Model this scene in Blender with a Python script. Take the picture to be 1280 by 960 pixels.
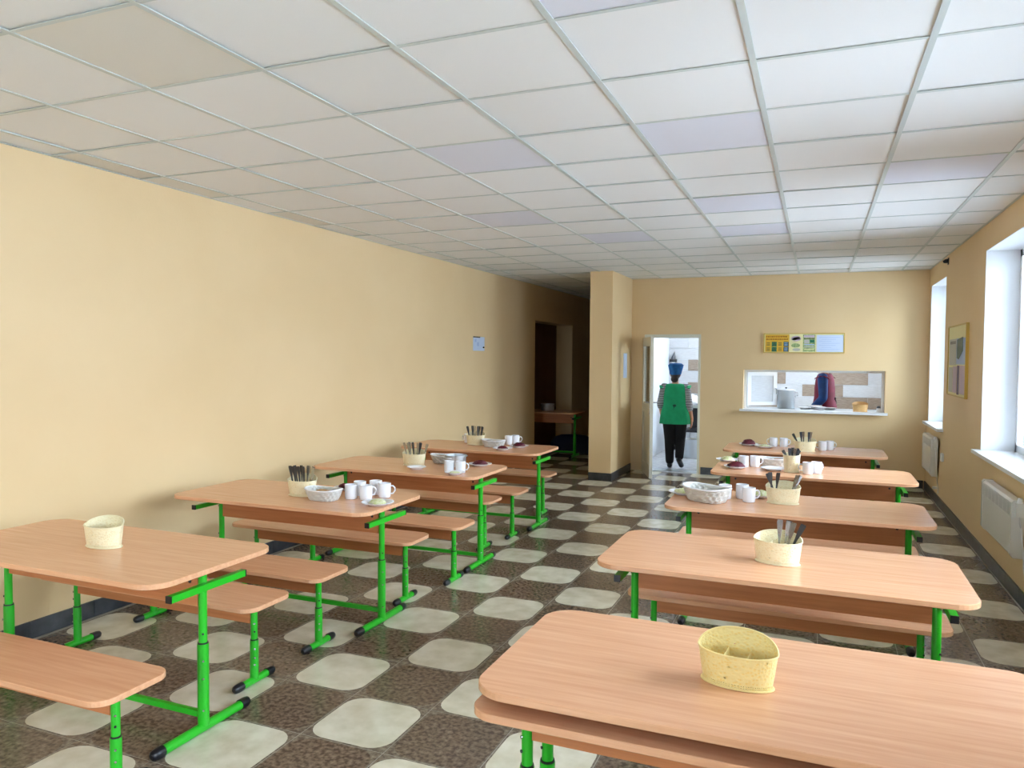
import bpy, math, random
from mathutils import Vector, Matrix

for o in list(bpy.data.objects):
    bpy.data.objects.remove(o, do_unlink=True)
S = bpy.context.scene
COL = S.collection
PI = math.pi
random.seed(7)

# ------------------------------------------------------------------ camera, world, light, exposure
H = 1.60                       # eye height
FPX = 938.4                    # focal length in pixels of the 1280 x 960 frame
YAW, PITCH, ROLL = -0.3864, -0.0352, -0.0073
_cy, _sy, _cp, _sp = math.cos(YAW), math.sin(YAW), math.cos(PITCH), math.sin(PITCH)
_f = Vector((_sy*_cp, _cy*_cp, _sp)); _r0 = Vector((_cy, -_sy, 0)); _d0 = _f.cross(_r0)
_r = math.cos(ROLL)*_r0 + math.sin(ROLL)*_d0
_d = -math.sin(ROLL)*_r0 + math.cos(ROLL)*_d0
cam_data = bpy.data.cameras.new('camera'); cam = bpy.data.objects.new('camera', cam_data); COL.objects.link(cam)
cam_data.sensor_width = 36.0; cam_data.lens = FPX/1280*36.0
cam_data.clip_start = 0.05; cam_data.clip_end = 200
m3 = Matrix((_r, -_d, -_f)).transposed()
cam.matrix_world = Matrix.Translation((0, 0, H)) @ m3.to_4x4()
S.camera = cam

world = bpy.data.worlds.new('overcast_sky'); S.world = world; world.use_nodes = True
bg = world.node_tree.nodes['Background']
# standard overcast sky: luminance (1 + 2 sin elevation) / 3, even all round the horizon
_wn, _wl = world.node_tree.nodes, world.node_tree.links
_tc = _wn.new('ShaderNodeTexCoord'); _sx = _wn.new('ShaderNodeSeparateXYZ'); _mr = _wn.new('ShaderNodeMapRange'); _vm = _wn.new('ShaderNodeVectorMath')
_wl.new(_tc.outputs['Generated'], _sx.inputs[0]); _wl.new(_sx.outputs['Z'], _mr.inputs['Value'])
_mr.inputs['From Min'].default_value = 0.0; _mr.inputs['From Max'].default_value = 1.0
_mr.inputs['To Min'].default_value = 0.333; _mr.inputs['To Max'].default_value = 1.0
_vm.operation = 'SCALE'; _vm.inputs[0].default_value = (0.74, 0.865, 1.0)
_wl.new(_mr.outputs[0], _vm.inputs['Scale']); _wl.new(_vm.outputs[0], bg.inputs['Color'])
bg.inputs['Strength'].default_value = 20.0

S.view_settings.view_transform = 'Standard'; S.view_settings.look = 'None'
S.view_settings.gamma = 1.0; S.view_settings.use_curve_mapping = False
S.view_settings.exposure = 1.05

def ray(px, py):
    return _f + (px-640)/FPX*_r + (py-480)/FPX*_d
def at(px, py, z=0.73):
    """a pixel's point on the horizontal surface at height z"""
    v = ray(px, py); t = (z-H)/v.z
    return (v.x*t, v.y*t)
def project(x, y, z):
    P = Vector((x, y, z-H)); w = P.dot(_f)
    if w < 0.05: return None
    return (640+FPX*P.dot(_r)/w, 480+FPX*P.dot(_d)/w, w)

# room numbers (metres)
XL, XR, YF, YB, ZC = -4.07, 1.27, 10.6, -3.9, 2.7286
WT = 0.40                      # outer wall thickness
WINDOWS = [(9.30, 10.44), (5.20, 7.24), (2.05, 4.10), (-1.1, 0.95), (-3.7, -2.0)]  # last one is unseen, added for more fill light
KWIN = (11.7, 13.1)
ZW0, ZW1 = 0.86, 2.51
def portal(y0, y1, z0, z1):
    d = bpy.data.lights.new('window_daylight', 'AREA'); d.shape = 'RECTANGLE'
    d.size = z1-z0; d.size_y = y1-y0
    o = bpy.data.objects.new('window_daylight', d); COL.objects.link(o)
    o.location = (XR+WT+0.02, (y0+y1)/2, (z0+z1)/2)
    o.rotation_euler = (0, PI/2, 0)
    d.cycles.is_portal = True
for a, b in WINDOWS + [KWIN]:
    portal(a, b, ZW0, ZW1)
BACK_FILL_WIN = [(-3.75, -1.55)]  # assumed window, added to supply light from behind the camera
for a, b in BACK_FILL_WIN:
    d = bpy.data.lights.new('window_daylight', 'AREA'); d.shape = 'RECTANGLE'; d.size = b-a; d.size_y = ZW1-ZW0
    o = bpy.data.objects.new('window_daylight', d); COL.objects.link(o)
    o.location = ((a+b)/2, YB-0.32, (ZW0+ZW1)/2); o.rotation_euler = (PI/2, 0, 0); d.cycles.is_portal = True

# ------------------------------------------------------------------ materials
def srgb(r, g, b):
    f = lambda c: (c/12.92 if c <= 0.04045 else ((c+0.055)/1.055)**2.4)
    return tuple(f(c/255) for c in (r, g, b))
def nd(nt, t, **kw):
    n = nt.nodes.new(t)
    for k, v in kw.items():
        setattr(n, k, v)
    return n
def mat(name, col, rough=0.5, metal=0.0, spec=0.5, var=None, vscale=8.0, stretch=(1, 1, 1), bump=0.0, bscale=40.0,
        coord='Object', trans=0.0, rand=0.0, detail=6.0, rough2=None, lo=0.35, hi=0.65):
    m = bpy.data.materials.new(name); m.use_nodes = True
    nt = m.node_tree; b = nt.nodes['Principled BSDF']
    b.inputs['Roughness'].default_value = rough; b.inputs['Metallic'].default_value = metal
    b.inputs['Specular IOR Level'].default_value = spec
    b.inputs['Base Color'].default_value = (*col, 1)
    if trans: b.inputs['Transmission Weight'].default_value = trans
    if var or bump:
        tc = nd(nt, 'ShaderNodeTexCoord')
        src = tc.outputs['Object']
        if coord == 'World':
            g = nd(nt, 'ShaderNodeNewGeometry'); src = g.outputs['Position']
        mp = nd(nt, 'ShaderNodeMapping'); mp.inputs['Scale'].default_value = stretch
        nt.links.new(src, mp.inputs['Vector'])
    last = None
    if var:
        n = nd(nt, 'ShaderNodeTexNoise'); n.inputs['Scale'].default_value = vscale; n.inputs['Detail'].default_value = detail
        nt.links.new(mp.outputs[0], n.inputs['Vector'])
        r = nd(nt, 'ShaderNodeValToRGB'); r.color_ramp.elements[0].position = lo; r.color_ramp.elements[1].position = hi
        r.color_ramp.elements[0].color = (*col, 1); r.color_ramp.elements[1].color = (*var, 1)
        nt.links.new(n.outputs['Fac'], r.inputs['Fac'])
        last = r.outputs['Color']
        if rough2 is not None:
            mr = nd(nt, 'ShaderNodeMapRange'); mr.inputs['To Min'].default_value = rough; mr.inputs['To Max'].default_value = rough2
            nt.links.new(n.outputs['Fac'], mr.inputs['Value']); nt.links.new(mr.outputs[0], b.inputs['Roughness'])
    if rand:
        oi = nd(nt, 'ShaderNodeObjectInfo'); mr = nd(nt, 'ShaderNodeMapRange')
        mr.inputs['To Min'].default_value = 1-rand; mr.inputs['To Max'].default_value = 1+rand
        nt.links.new(oi.outputs['Random'], mr.inputs['Value'])
        hs = nd(nt, 'ShaderNodeHueSaturation')
        nt.links.new(mr.outputs[0], hs.inputs['Value'])
        if last: nt.links.new(last, hs.inputs['Color'])
        else: hs.inputs['Color'].default_value = (*col, 1)
        last = hs.outputs['Color']
    if last: nt.links.new(last, b.inputs['Base Color'])
    if bump:
        n2 = nd(nt, 'ShaderNodeTexNoise'); n2.inputs['Scale'].default_value = bscale; n2.inputs['Detail'].default_value = 4
        nt.links.new(mp.outputs[0], n2.inputs['Vector'])
        bp = nd(nt, 'ShaderNodeBump'); bp.inputs['Strength'].default_value = bump; bp.inputs['Distance'].default_value = 0.01
        nt.links.new(n2.outputs['Fac'], bp.inputs['Height']); nt.links.new(bp.outputs[0], b.inputs['Normal'])
    return m

M = {}
M['wall'] = mat('cream_paint', srgb(237, 207, 159), 0.5, var=srgb(233, 202, 153), vscale=1.3, bump=0.05, bscale=60, coord='World')
M['panel'] = mat('ceiling_panel_white', srgb(240, 240, 238), 0.8, bump=0.06, bscale=180, coord='World', rand=0.012)
M['panel_b'] = mat('ceiling_panel_lavender', srgb(228, 229, 238), 0.8, bump=0.06, bscale=180, coord='World')
M['panel_t'] = mat('ceiling_panel_tan', srgb(230, 226, 216), 0.8, bump=0.06, bscale=180, coord='World')
M['grid'] = mat('grid_steel_white', srgb(205, 212, 208), 0.45)
M['slab'] = mat('ceiling_void', srgb(60, 58, 55), 0.9)
M['grout'] = mat('grout', srgb(158, 149, 134), 0.8)
M['tile_c'] = mat('tile_cream', srgb(208, 199, 172), 0.16, var=srgb(230, 223, 202), vscale=9, coord='World', rand=0.03, detail=9, rough2=0.28)
M['tile_d'] = mat('tile_brown', srgb(80, 64, 52), 0.16, var=srgb(146, 126, 106), vscale=48, coord='World', rand=0.05, detail=12, rough2=0.30, lo=0.38, hi=0.72)
M['tile_e'] = mat('tile_corner', srgb(98, 84, 72), 0.2, var=srgb(156, 142, 122), vscale=48, coord='World', detail=10, lo=0.38, hi=0.72)
M['base'] = mat('baseboard_slate', srgb(48, 50, 54), 0.35, var=srgb(70, 72, 76), vscale=14, coord='World')
M['white'] = mat('white_plastic', srgb(238, 240, 243), 0.3)
M['reveal'] = mat('white_plaster', srgb(236, 239, 243), 0.6)
M['heater'] = mat('heater_white', srgb(232, 231, 226), 0.22)
M['heater_d'] = mat('heater_slot', srgb(120, 118, 112), 0.5)
M['black'] = mat('black_plastic', srgb(22, 22, 28), 0.35)
M['green'] = mat('green_paint', srgb(40, 180, 36), 0.28)
M['steel'] = mat('steel', srgb(190, 192, 196), 0.22, metal=1.0)
M['alu'] = mat('aluminium', srgb(205, 210, 214), 0.38, metal=0.85, bump=0.02)
M['dark_steel'] = mat('dark_steel', srgb(92, 94, 100), 0.3, metal=0.9)
M['china'] = mat('white_china', srgb(240, 240, 244), 0.12)
M['weave'] = mat('white_weave', srgb(204, 202, 196), 0.4)
M['bread'] = mat('bread', srgb(205, 168, 112), 0.8, var=srgb(176, 128, 74), vscale=60, bump=0.3, bscale=150)
M['crust'] = mat('dark_bread', srgb(120, 72, 38), 0.7, var=srgb(150, 100, 58), vscale=60, bump=0.2, bscale=150)
M['beet'] = mat('beet_salad', srgb(70, 8, 24), 0.35, var=srgb(112, 18, 44), vscale=120, bump=0.7, bscale=220)
M['cabbage'] = mat('pale_food', srgb(226, 224, 196), 0.5, var=srgb(200, 206, 140), vscale=60, bump=0.4, bscale=150)
M['skin'] = mat('skin', srgb(214, 160, 130), 0.5, var=srgb(200, 140, 112), vscale=6)
M['hair'] = mat('dark_hair', srgb(46, 32, 26), 0.5, bump=0.3, bscale=120)
M['tabard_g'] = mat('green_tabard', srgb(24, 176, 118), 0.75, var=srgb(16, 158, 104), vscale=9, bump=0.1, bscale=30)
M['trim_g'] = mat('dark_green_piping', srgb(10, 82, 62), 0.7)
M['trouser'] = mat('black_cloth', srgb(18, 16, 20), 0.85, bump=0.15, bscale=24)
M['blue_cap'] = mat('blue_cap_cloth', srgb(22, 104, 176), 0.8, var=srgb(14, 84, 150), vscale=24, bump=0.1)
M['maroon'] = mat('maroon_cloth', srgb(116, 6, 46), 0.8, var=srgb(98, 4, 36), vscale=14)
M['dark_maroon'] = mat('dark_maroon_cloth', srgb(44, 8, 26), 0.8)
M['blue_cloth'] = mat('blue_cloth', srgb(12, 58, 120), 0.8, var=srgb(10, 46, 100), vscale=12)
M['ktile_w'] = mat('kitchen_tile_pale', srgb(205, 208, 212), 0.25, var=srgb(190, 192, 196), vscale=14, stretch=(1, 1, 14), coord='World', rand=0.02)
M['ktile_b'] = mat('kitchen_tile_brown', srgb(132, 116, 104), 0.3, var=srgb(168, 154, 140), vscale=14, stretch=(1, 1, 14), coord='World', rand=0.05)
M['ktile_f'] = mat('kitchen_floor_tile', srgb(196, 198, 202), 0.25, var=srgb(160, 160, 164), vscale=9, stretch=(1, 5, 1), coord='World', rand=0.05)
M['kwall'] = mat('kitchen_paint', srgb(226, 232, 240), 0.6)
M['paper'] = mat('paper_white', srgb(206, 220, 244), 0.7)
M['paper_y'] = mat('print_yellow', srgb(236, 190, 62), 0.6)
M['paper_c'] = mat('print_cream', srgb(240, 232, 178), 0.6)
M['print_o'] = mat('print_ochre', srgb(176, 112, 22), 0.6)
M['print_g'] = mat('print_green', srgb(30, 104, 70), 0.6, var=srgb(60, 150, 110), vscale=60)
M['print_t'] = mat('print_teal', srgb(24, 84, 96), 0.6)
M['print_l'] = mat('print_light_green', srgb(186, 206, 140), 0.6, var=srgb(130, 150, 96), vscale=50)
M['print_k'] = mat('print_dark', srgb(84, 70, 60), 0.6)
M['print_ll'] = mat('print_pale_blue', srgb(176, 196, 232), 0.6)
M['print_m'] = mat('print_mauve', srgb(206, 186, 200), 0.6)
M['print_gr'] = mat('print_grey', srgb(196, 194, 186), 0.6)
M['print_p'] = mat('print_purple', srgb(96, 74, 104), 0.6)
M['print_dg'] = mat('print_deep_green', srgb(10, 66, 58), 0.5)
M['frame_gold'] = mat('frame_yellow', srgb(206, 172, 78), 0.4)
M['door_w'] = mat('door_white', srgb(226, 222, 206), 0.35)
M['cloth_b'] = mat('blue_towel', srgb(52, 96, 168), 0.8)
M['dark_wood'] = mat('dark_cupboard', srgb(52, 50, 56), 0.5)
M['yard'] = mat('pale_concrete', srgb(170, 173, 178), 0.9, var=srgb(158, 161, 166), vscale=2, coord='World')
M['lamp'] = mat('fill_lamp_diffuser', (0.9, 0.95, 1.0), 0.5)
_b = M['lamp'].node_tree.nodes['Principled BSDF']; _b.inputs['Emission Color'].default_value = (0.85, 0.93, 1.0, 1); _b.inputs['Emission Strength'].default_value = 14.0  # glow of the added kitchen fill lamps
M['recess_shade_brown'] = mat('recess_shade_brown', srgb(124, 88, 58), 0.6)  # shade inside the side opening put into the wall colour
M['corridor_shade'] = mat('corridor_shade_brown', srgb(58, 46, 38), 0.6)  # darkness at the corridor end put into the wall colour
M['dark_blue'] = mat('dark_blue_fabric', srgb(28, 36, 66), 0.8)

def wood(name, a, b, rough):
    m = bpy.data.materials.new(name); m.use_nodes = True
    nt = m.node_tree; p = nt.nodes['Principled BSDF']
    tc = nd(nt, 'ShaderNodeTexCoord'); oi = nd(nt, 'ShaderNodeObjectInfo')
    add = nd(nt, 'ShaderNodeVectorMath', operation='MULTIPLY_ADD')
    comb = nd(nt, 'ShaderNodeCombineXYZ')
    for i in range(3): nt.links.new(oi.outputs['Random'], comb.inputs[i])
    add.inputs[1].default_value = (17, 17, 17)
    nt.links.new(comb.outputs[0], add.inputs[0]); nt.links.new(tc.outputs['Object'], add.inputs[2])
    mp = nd(nt, 'ShaderNodeMapping'); mp.inputs['Scale'].default_value = (1.1, 26, 26)
    nt.links.new(add.outputs[0], mp.inputs['Vector'])
    n = nd(nt, 'ShaderNodeTexNoise'); n.inputs['Scale'].default_value = 2.2; n.inputs['Detail'].default_value = 7; n.inputs['Roughness'].default_value = 0.62
    nt.links.new(mp.outputs[0], n.inputs['Vector'])
    r = nd(nt, 'ShaderNodeValToRGB')
    r.color_ramp.elements[0].position = 0.32; r.color_ramp.elements[1].position = 0.68
    r.color_ramp.elements[0].color = (*a, 1); r.color_ramp.elements[1].color = (*b, 1)
    nt.links.new(n.outputs['Fac'], r.inputs['Fac']); nt.links.new(r.outputs[0], p.inputs['Base Color'])
    p.inputs['Roughness'].default_value = rough
    return m
M['wood'] = wood('beech_laminate', srgb(218, 158, 117), srgb(233, 178, 138), 0.26)
M['apron'] = wood('beech_board', srgb(190, 116, 70), srgb(208, 136, 86), 0.42)

def glass_mat():
    m = bpy.data.materials.new('window_glass'); m.use_nodes = True; nt = m.node_tree
    for n in list(nt.nodes): nt.nodes.remove(n)
    out = nd(nt, 'ShaderNodeOutputMaterial'); t = nd(nt, 'ShaderNodeBsdfTransparent'); g = nd(nt, 'ShaderNodeBsdfGlossy')
    t.inputs['Color'].default_value = (0.95, 0.97, 0.98, 1); g.inputs['Roughness'].default_value = 0.02
    fr = nd(nt, 'ShaderNodeFresnel'); fr.inputs['IOR'].default_value = 1.45
    mx = nd(nt, 'ShaderNodeMixShader')
    nt.links.new(fr.outputs[0], mx.inputs[0]); nt.links.new(t.outputs[0], mx.inputs[1]); nt.links.new(g.outputs[0], mx.inputs[2])
    nt.links.new(mx.outputs[0], out.inputs[0])
    return m
M['glass'] = glass_mat()

def basket_mat(name, col, deep):
    """lace-like moulded plastic: uv in metres (u round the wall, v up); holes are see-through"""
    m = bpy.data.materials.new(name); m.use_nodes = True; nt = m.node_tree
    p = nt.nodes['Principled BSDF']; out = nt.nodes['Material Output']
    p.inputs['Roughness'].default_value = 0.38
    p.inputs['Base Color'].default_value = (*col, 1)
    p.inputs['Subsurface Weight'].default_value = 0.0
    uv = nd(nt, 'ShaderNodeUVMap')
    v1 = nd(nt, 'ShaderNodeTexVoronoi'); v1.inputs['Scale'].default_value = 130; nt.links.new(uv.outputs[0], v1.inputs['Vector'])
    ramp = nd(nt, 'ShaderNodeValToRGB'); ramp.color_ramp.elements[0].position = 0.1; ramp.color_ramp.elements[1].position = 0.5
    ramp.color_ramp.elements[0].color = (*deep, 1); ramp.color_ramp.elements[1].color = (*col, 1)
    nt.links.new(v1.outputs['Distance'], ramp.inputs[0]); nt.links.new(ramp.outputs[0], p.inputs['Base Color'])
    bp = nd(nt, 'ShaderNodeBump'); bp.inputs['Strength'].default_value = 0.5; bp.inputs['Distance'].default_value = 0.003
    nt.links.new(v1.outputs['Distance'], bp.inputs['Height']); nt.links.new(bp.outputs[0], p.inputs['Normal'])
    # punched holes: sparse voronoi cells on the wall + two regular rows above the foot
    v2 = nd(nt, 'ShaderNodeTexVoronoi'); v2.inputs['Scale'].default_value = 34; nt.links.new(uv.outputs[0], v2.inputs['Vector'])
    h2 = nd(nt, 'ShaderNodeMath', operation='LESS_THAN'); h2.inputs[1].default_value = 0.085; nt.links.new(v2.outputs['Distance'], h2.inputs[0])
    sx = nd(nt, 'ShaderNodeSeparateXYZ'); nt.links.new(uv.outputs[0], sx.inputs[0])
    def math(op, a, b):
        n = nd(nt, 'ShaderNodeMath', operation=op)
        for i, q in enumerate((a, b)):
            if hasattr(q, 'links') or hasattr(q, 'is_linked'): nt.links.new(q, n.inputs[i])
            else: n.inputs[i].default_value = q
        return n.outputs[0]
    fu = math('SUBTRACT', math('FRACT', math('MULTIPLY', sx.outputs[0], 190.0), 0.0), 0.5)
    fv = math('SUBTRACT', math('FRACT', math('MULTIPLY', sx.outputs[1], 190.0), 0.0), 0.5)
    rr = math('ADD', math('MULTIPLY', fu, fu), math('MULTIPLY', fv, fv))
    dot = math('LESS_THAN', rr, 0.085)
    band = math('MULTIPLY', math('GREATER_THAN', sx.outputs[1], 0.0053), math('LESS_THAN', sx.outputs[1], 0.0158))
    row = math('MULTIPLY', dot, band)
    hi = math('GREATER_THAN', sx.outputs[1], 0.022)
    hole = math('MAXIMUM', row, math('MULTIPLY', h2.outputs[0], hi))
    t = nd(nt, 'ShaderNodeBsdfTransparent'); mx = nd(nt, 'ShaderNodeMixShader')
    nt.links.new(hole, mx.inputs[0]); nt.links.new(p.outputs[0], mx.inputs[1]); nt.links.new(t.outputs[0], mx.inputs[2])
    nt.links.new(mx.outputs[0], out.inputs['Surface'])
    return m
M['bask'] = basket_mat('cream_basket_plastic', srgb(244, 232, 194), srgb(236, 216, 164))
M['bask_y'] = basket_mat('yellow_basket_plastic', srgb(248, 226, 158), srgb(246, 212, 124))
M['bask_t'] = basket_mat('tan_basket_plastic', srgb(226, 182, 120), srgb(206, 156, 92))

def stripe_mat():
    m = bpy.data.materials.new('striped_sleeve'); m.use_nodes = True; nt = m.node_tree; p = nt.nodes['Principled BSDF']
    tc = nd(nt, 'ShaderNodeTexCoord'); w = nd(nt, 'ShaderNodeTexWave', bands_direction='Z')
    w.inputs['Scale'].default_value = 14; w.inputs['Distortion'].default_value = 2.0
    nt.links.new(tc.outputs['Object'], w.inputs['Vector'])
    r = nd(nt, 'ShaderNodeValToRGB'); r.color_ramp.interpolation = 'CONSTANT'
    r.color_ramp.elements[0].color = (*srgb(26, 28, 40), 1); r.color_ramp.elements[1].color = (*srgb(210, 212, 220), 1); r.color_ramp.elements[1].position = 0.5
    nt.links.new(w.outputs['Fac'], r.inputs[0]); nt.links.new(r.outputs[0], p.inputs['Base Color']); p.inputs['Roughness'].default_value = 0.8
    return m
M['stripe'] = stripe_mat()

# ------------------------------------------------------------------ mesh helpers
class MB:
    def __init__(s): s.v = []; s.f = []; s.m = []; s.uv = {}
    def quad(s, *i, mi=0): s.f.append(tuple(i)); s.m.append(mi)
    def box(s, x0, x1, y0, y1, z0, z1, mi=0):
        b = len(s.v)
        s.v += [(x0, y0, z0), (x1, y0, z0), (x1, y1, z0), (x0, y1, z0), (x0, y0, z1), (x1, y0, z1), (x1, y1, z1), (x0, y1, z1)]
        for q in ((0, 3, 2, 1), (4, 5, 6, 7), (0, 1, 5, 4), (1, 2, 6, 5), (2, 3, 7, 6), (3, 0, 4, 7)):
            s.quad(*[b+k for k in q], mi=mi)
        return s
    def loft(s, rings, cap0=True, cap1=True, closed=True, mi=0, uvs=None):
        b = len(s.v); n = len(rings[0])
        for k, rg in enumerate(rings):
            for j, p in enumerate(rg):
                if uvs: s.uv[len(s.v)] = uvs[k][j]
                s.v.append(tuple(p))
        m = n if closed else n-1
        for k in range(len(rings)-1):
            for j in range(m):
                a = b+k*n+j; c = b+k*n+(j+1) % n
                s.quad(a, c, c+n, a+n, mi=mi)
        if cap0: s.f.append(tuple(b+j for j in reversed(range(n)))); s.m.append(mi)
        if cap1: s.f.append(tuple(b+(len(rings)-1)*n+j for j in range(n))); s.m.append(mi)
        return s
    def prism(s, pts, z0, z1, ch=0.0, mi=0):
        if ch:
            cx = sum(p[0] for p in pts)/len(pts); cy = sum(p[1] for p in pts)/len(pts)
            mx = max(abs(p[0]-cx) for p in pts); my = max(abs(p[1]-cy) for p in pts)
            ins = [(cx+(p[0]-cx)*(1-ch/mx), cy+(p[1]-cy)*(1-ch/my)) for p in pts]
            rs = [[(x, y, z0) for x, y in ins], [(x, y, z0+ch) for x, y in pts], [(x, y, z1-ch) for x, y in pts], [(x, y, z1) for x, y in ins]]
        else:
            rs = [[(x, y, z0) for x, y in pts], [(x, y, z1) for x, y in pts]]
        return s.loft(rs, mi=mi)
    def tube(s, path, r, n=12, mi=0, caps=True, ry=None):
        path = [Vector(p) for p in path]; rings = []
        for i, p in enumerate(path):
            t = (path[min(i+1, len(path)-1)]-path[max(i-1, 0)]).normalized()
            up = Vector((0, 0, 1)) if abs(t.z) < 0.95 else Vector((0, 1, 0))
            a = t.cross(up).normalized(); c = a.cross(t).normalized()
            rr = r[i] if isinstance(r, (list, tuple)) else r
            rb = rr if ry is None else ry
            rings.append([p+a*rr*math.cos(2*PI*k/n)+c*rb*math.sin(2*PI*k/n) for k in range(n)])
        return s.loft(rings, caps, caps, mi=mi)
    def lathe(s, prof, n=24, mi=0, cx=0, cy=0, sx=1, sy=1, cap0=True, cap1=False):
        rings = [[(cx+sx*r*math.cos(2*PI*k/n), cy+sy*r*math.sin(2*PI*k/n), z) for k in range(n)] for r, z in prof]
        return s.loft(rings, cap0, cap1, mi=mi)
    def ball(s, c, r, n=12, mi=0):
        rx, ry, rz = r if isinstance(r, (list, tuple)) else (r, r, r); h = max(4, n//2)
        rings = [[(c[0]+rx*math.sin(PI*i/h)*math.cos(2*PI*k/n), c[1]+ry*math.sin(PI*i/h)*math.sin(2*PI*k/n), c[2]-rz*math.cos(PI*i/h))
                  for k in range(n)] for i in range(h+1)]
        rings[0] = [(c[0]+(p[0]-c[0])*1e-3+0.0005*rx*math.cos(2*PI*k/n), c[1]+0.0005*ry*math.sin(2*PI*k/n), c[2]-rz) for k, p in enumerate(rings[0])]
        rings[-1] = [(c[0]+0.0005*rx*math.cos(2*PI*k/n), c[1]+0.0005*ry*math.sin(2*PI*k/n), c[2]+rz) for k in range(n)]
        return s.loft(rings, mi=mi)
    def mesh(s, name, mats, smooth=None):
        me = bpy.data.meshes.new(name); me.from_pydata(s.v, [], s.f)
        for m in (mats if isinstance(mats, (list, tuple)) else [mats]):
            me.materials.append(M[m] if isinstance(m, str) else m)
        me.polygons.foreach_set('material_index', s.m)
        if s.uv:
            ul = me.uv_layers.new(name='UVMap')
            for lp in me.loops: ul.data[lp.index].uv = s.uv.get(lp.vertex_index, (0, 0))
        if smooth is not None:
            me.polygons.foreach_set('use_smooth', [True]*len(me.polygons))
            me.set_sharp_from_angle(angle=math.radians(smooth))
        me.update()
        return me
def link(name, me, parent=None, loc=(0, 0, 0), rotz=0.0, rot=None):
    o = bpy.data.objects.new(name, me); COL.objects.link(o)
    o.location = loc; o.rotation_euler = rot if rot else (0, 0, rotz)
    if parent: o.parent = parent
    return o
def part(name, mb, mats, parent=None, smooth=None, loc=(0, 0, 0), rotz=0.0, rot=None):
    return link(name, mb.mesh(name, mats, smooth), parent, loc, rotz, rot)
def tag(o, label, cat, group=None, kind=None):
    o['label'] = label; o['category'] = cat
    if group: o['group'] = group
    if kind: o['kind'] = kind
    return o
def struct(o, label, cat): return tag(o, label, cat, kind='structure')
def empty(name, loc=(0, 0, 0), rotz=0.0):
    o = bpy.data.objects.new(name, None); COL.objects.link(o); o.location = loc; o.rotation_euler = (0, 0, rotz)
    o.empty_display_size = 0.1
    return o
def copy_tree(o, parent=None):
    c = o.copy(); COL.objects.link(c); c.parent = parent
    for ch in list(o.children): copy_tree(ch, c)
    return c
class Kind:
    """first call places the built thing itself, later calls place copies with their parts"""
    def __init__(s, root): s.root = root; s.used = False; s.kids = True
    def put(s, loc, rotz, label, cat, group=None, rot=None):
        o = s.root if not s.used else copy_tree(s.root)
        s.used = True
        o.location = loc; o.rotation_euler = rot if rot else (0, 0, rotz)
        return tag(o, label, cat, group)
def rrect(lx, ly, r, n=8, cx=0, cy=0):
    pts = []
    for sx, sy, a0 in ((1, 1, 0), (-1, 1, 90), (-1, -1, 180), (1, -1, 270)):
        for k in range(n+1):
            a = math.radians(a0+90*k/n); pts.append((cx+sx*(lx/2-r)+r*math.cos(a), cy+sy*(ly/2-r)+r*math.sin(a)))
    return pts

# ------------------------------------------------------------------ room shell
YE = 14.6                                            # corridor end
KB = 13.5                                            # kitchen back wall
mb = MB(); mb.box(XL-0.3, XR+WT, YB-0.3, YE, -0.12, -0.0012)
floor = struct(part('floor', mb, 'grout'), 'checkered floor of cream and brown rounded-square tiles', 'floor')
mb = MB(); mb.box(XL-1.8, XR+WT, YB-0.3, YE+0.2, 2.80, 2.90)
ceiling = struct(part('ceiling', mb, 'slab'), 'suspended ceiling of white square panels in a metal grid', 'ceiling')

NY0, NY1, NZ = 10.94, 12.85, 2.18                    # side opening in the left wall
mb = MB()
mb.box(XL-0.3, XL, YB-0.3, NY0, 0, 2.80); mb.box(XL-0.3, XL, NY1, YE, 0, 2.80); mb.box(XL-0.3, XL, NY0, NY1, NZ, 2.80)
struct(part('wall_left', mb, 'wall'), 'long plain cream left wall with a dark opening at its far end', 'wall')
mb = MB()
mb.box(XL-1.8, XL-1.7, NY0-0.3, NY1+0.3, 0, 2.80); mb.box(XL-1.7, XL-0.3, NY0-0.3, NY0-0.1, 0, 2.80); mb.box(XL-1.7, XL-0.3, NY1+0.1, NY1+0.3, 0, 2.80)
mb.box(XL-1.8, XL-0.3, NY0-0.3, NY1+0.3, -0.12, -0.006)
struct(part('wall_recess', mb, 'recess_shade_brown'), 'walls painted brown for shade inside the opening at the end of the left wall', 'wall')
mb = MB(); mb.box(XL-0.3, XR, YB-0.3, YB, 0, ZW0-0.03); mb.box(XL-0.3, XR, YB-0.3, YB, ZW1, 2.80); xs = XL-0.3
for a, b_ in BACK_FILL_WIN: mb.box(xs, a, YB-0.3, YB, ZW0-0.03, ZW1); xs = b_
mb.box(xs, XR, YB-0.3, YB, ZW0-0.03, ZW1)
struct(part('wall_back', mb, 'wall'), 'cream wall behind the camera', 'wall')
mb = MB(); mb.box(-2.77, -2.47, 9.5, YE, 0, ZC)
struct(part('wall_pier', mb, 'wall'), 'cream wall pier between the dark corridor and the kitchen door', 'wall')
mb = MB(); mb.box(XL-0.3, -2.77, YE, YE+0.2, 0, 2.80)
struct(part('wall_corridor', mb, 'corridor_shade'), 'end wall of the corridor with its shade painted in', 'wall')
# right wall with window openings
mb = MB(); ys = YB-0.3
mb.box(XR, XR+WT, YB-0.3, YE, 0, ZW0-0.03); mb.box(XR, XR+WT, YB-0.3, YE, ZW1, 2.80)
for a, b in sorted(WINDOWS+[KWIN]):
    mb.box(XR, XR+WT, ys, a, ZW0-0.03, ZW1); ys = b
mb.box(XR, XR+WT, ys, YE, ZW0-0.03, ZW1)
struct(part('wall_right', mb, 'wall'), 'cream window wall on the right', 'wall')
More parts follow.
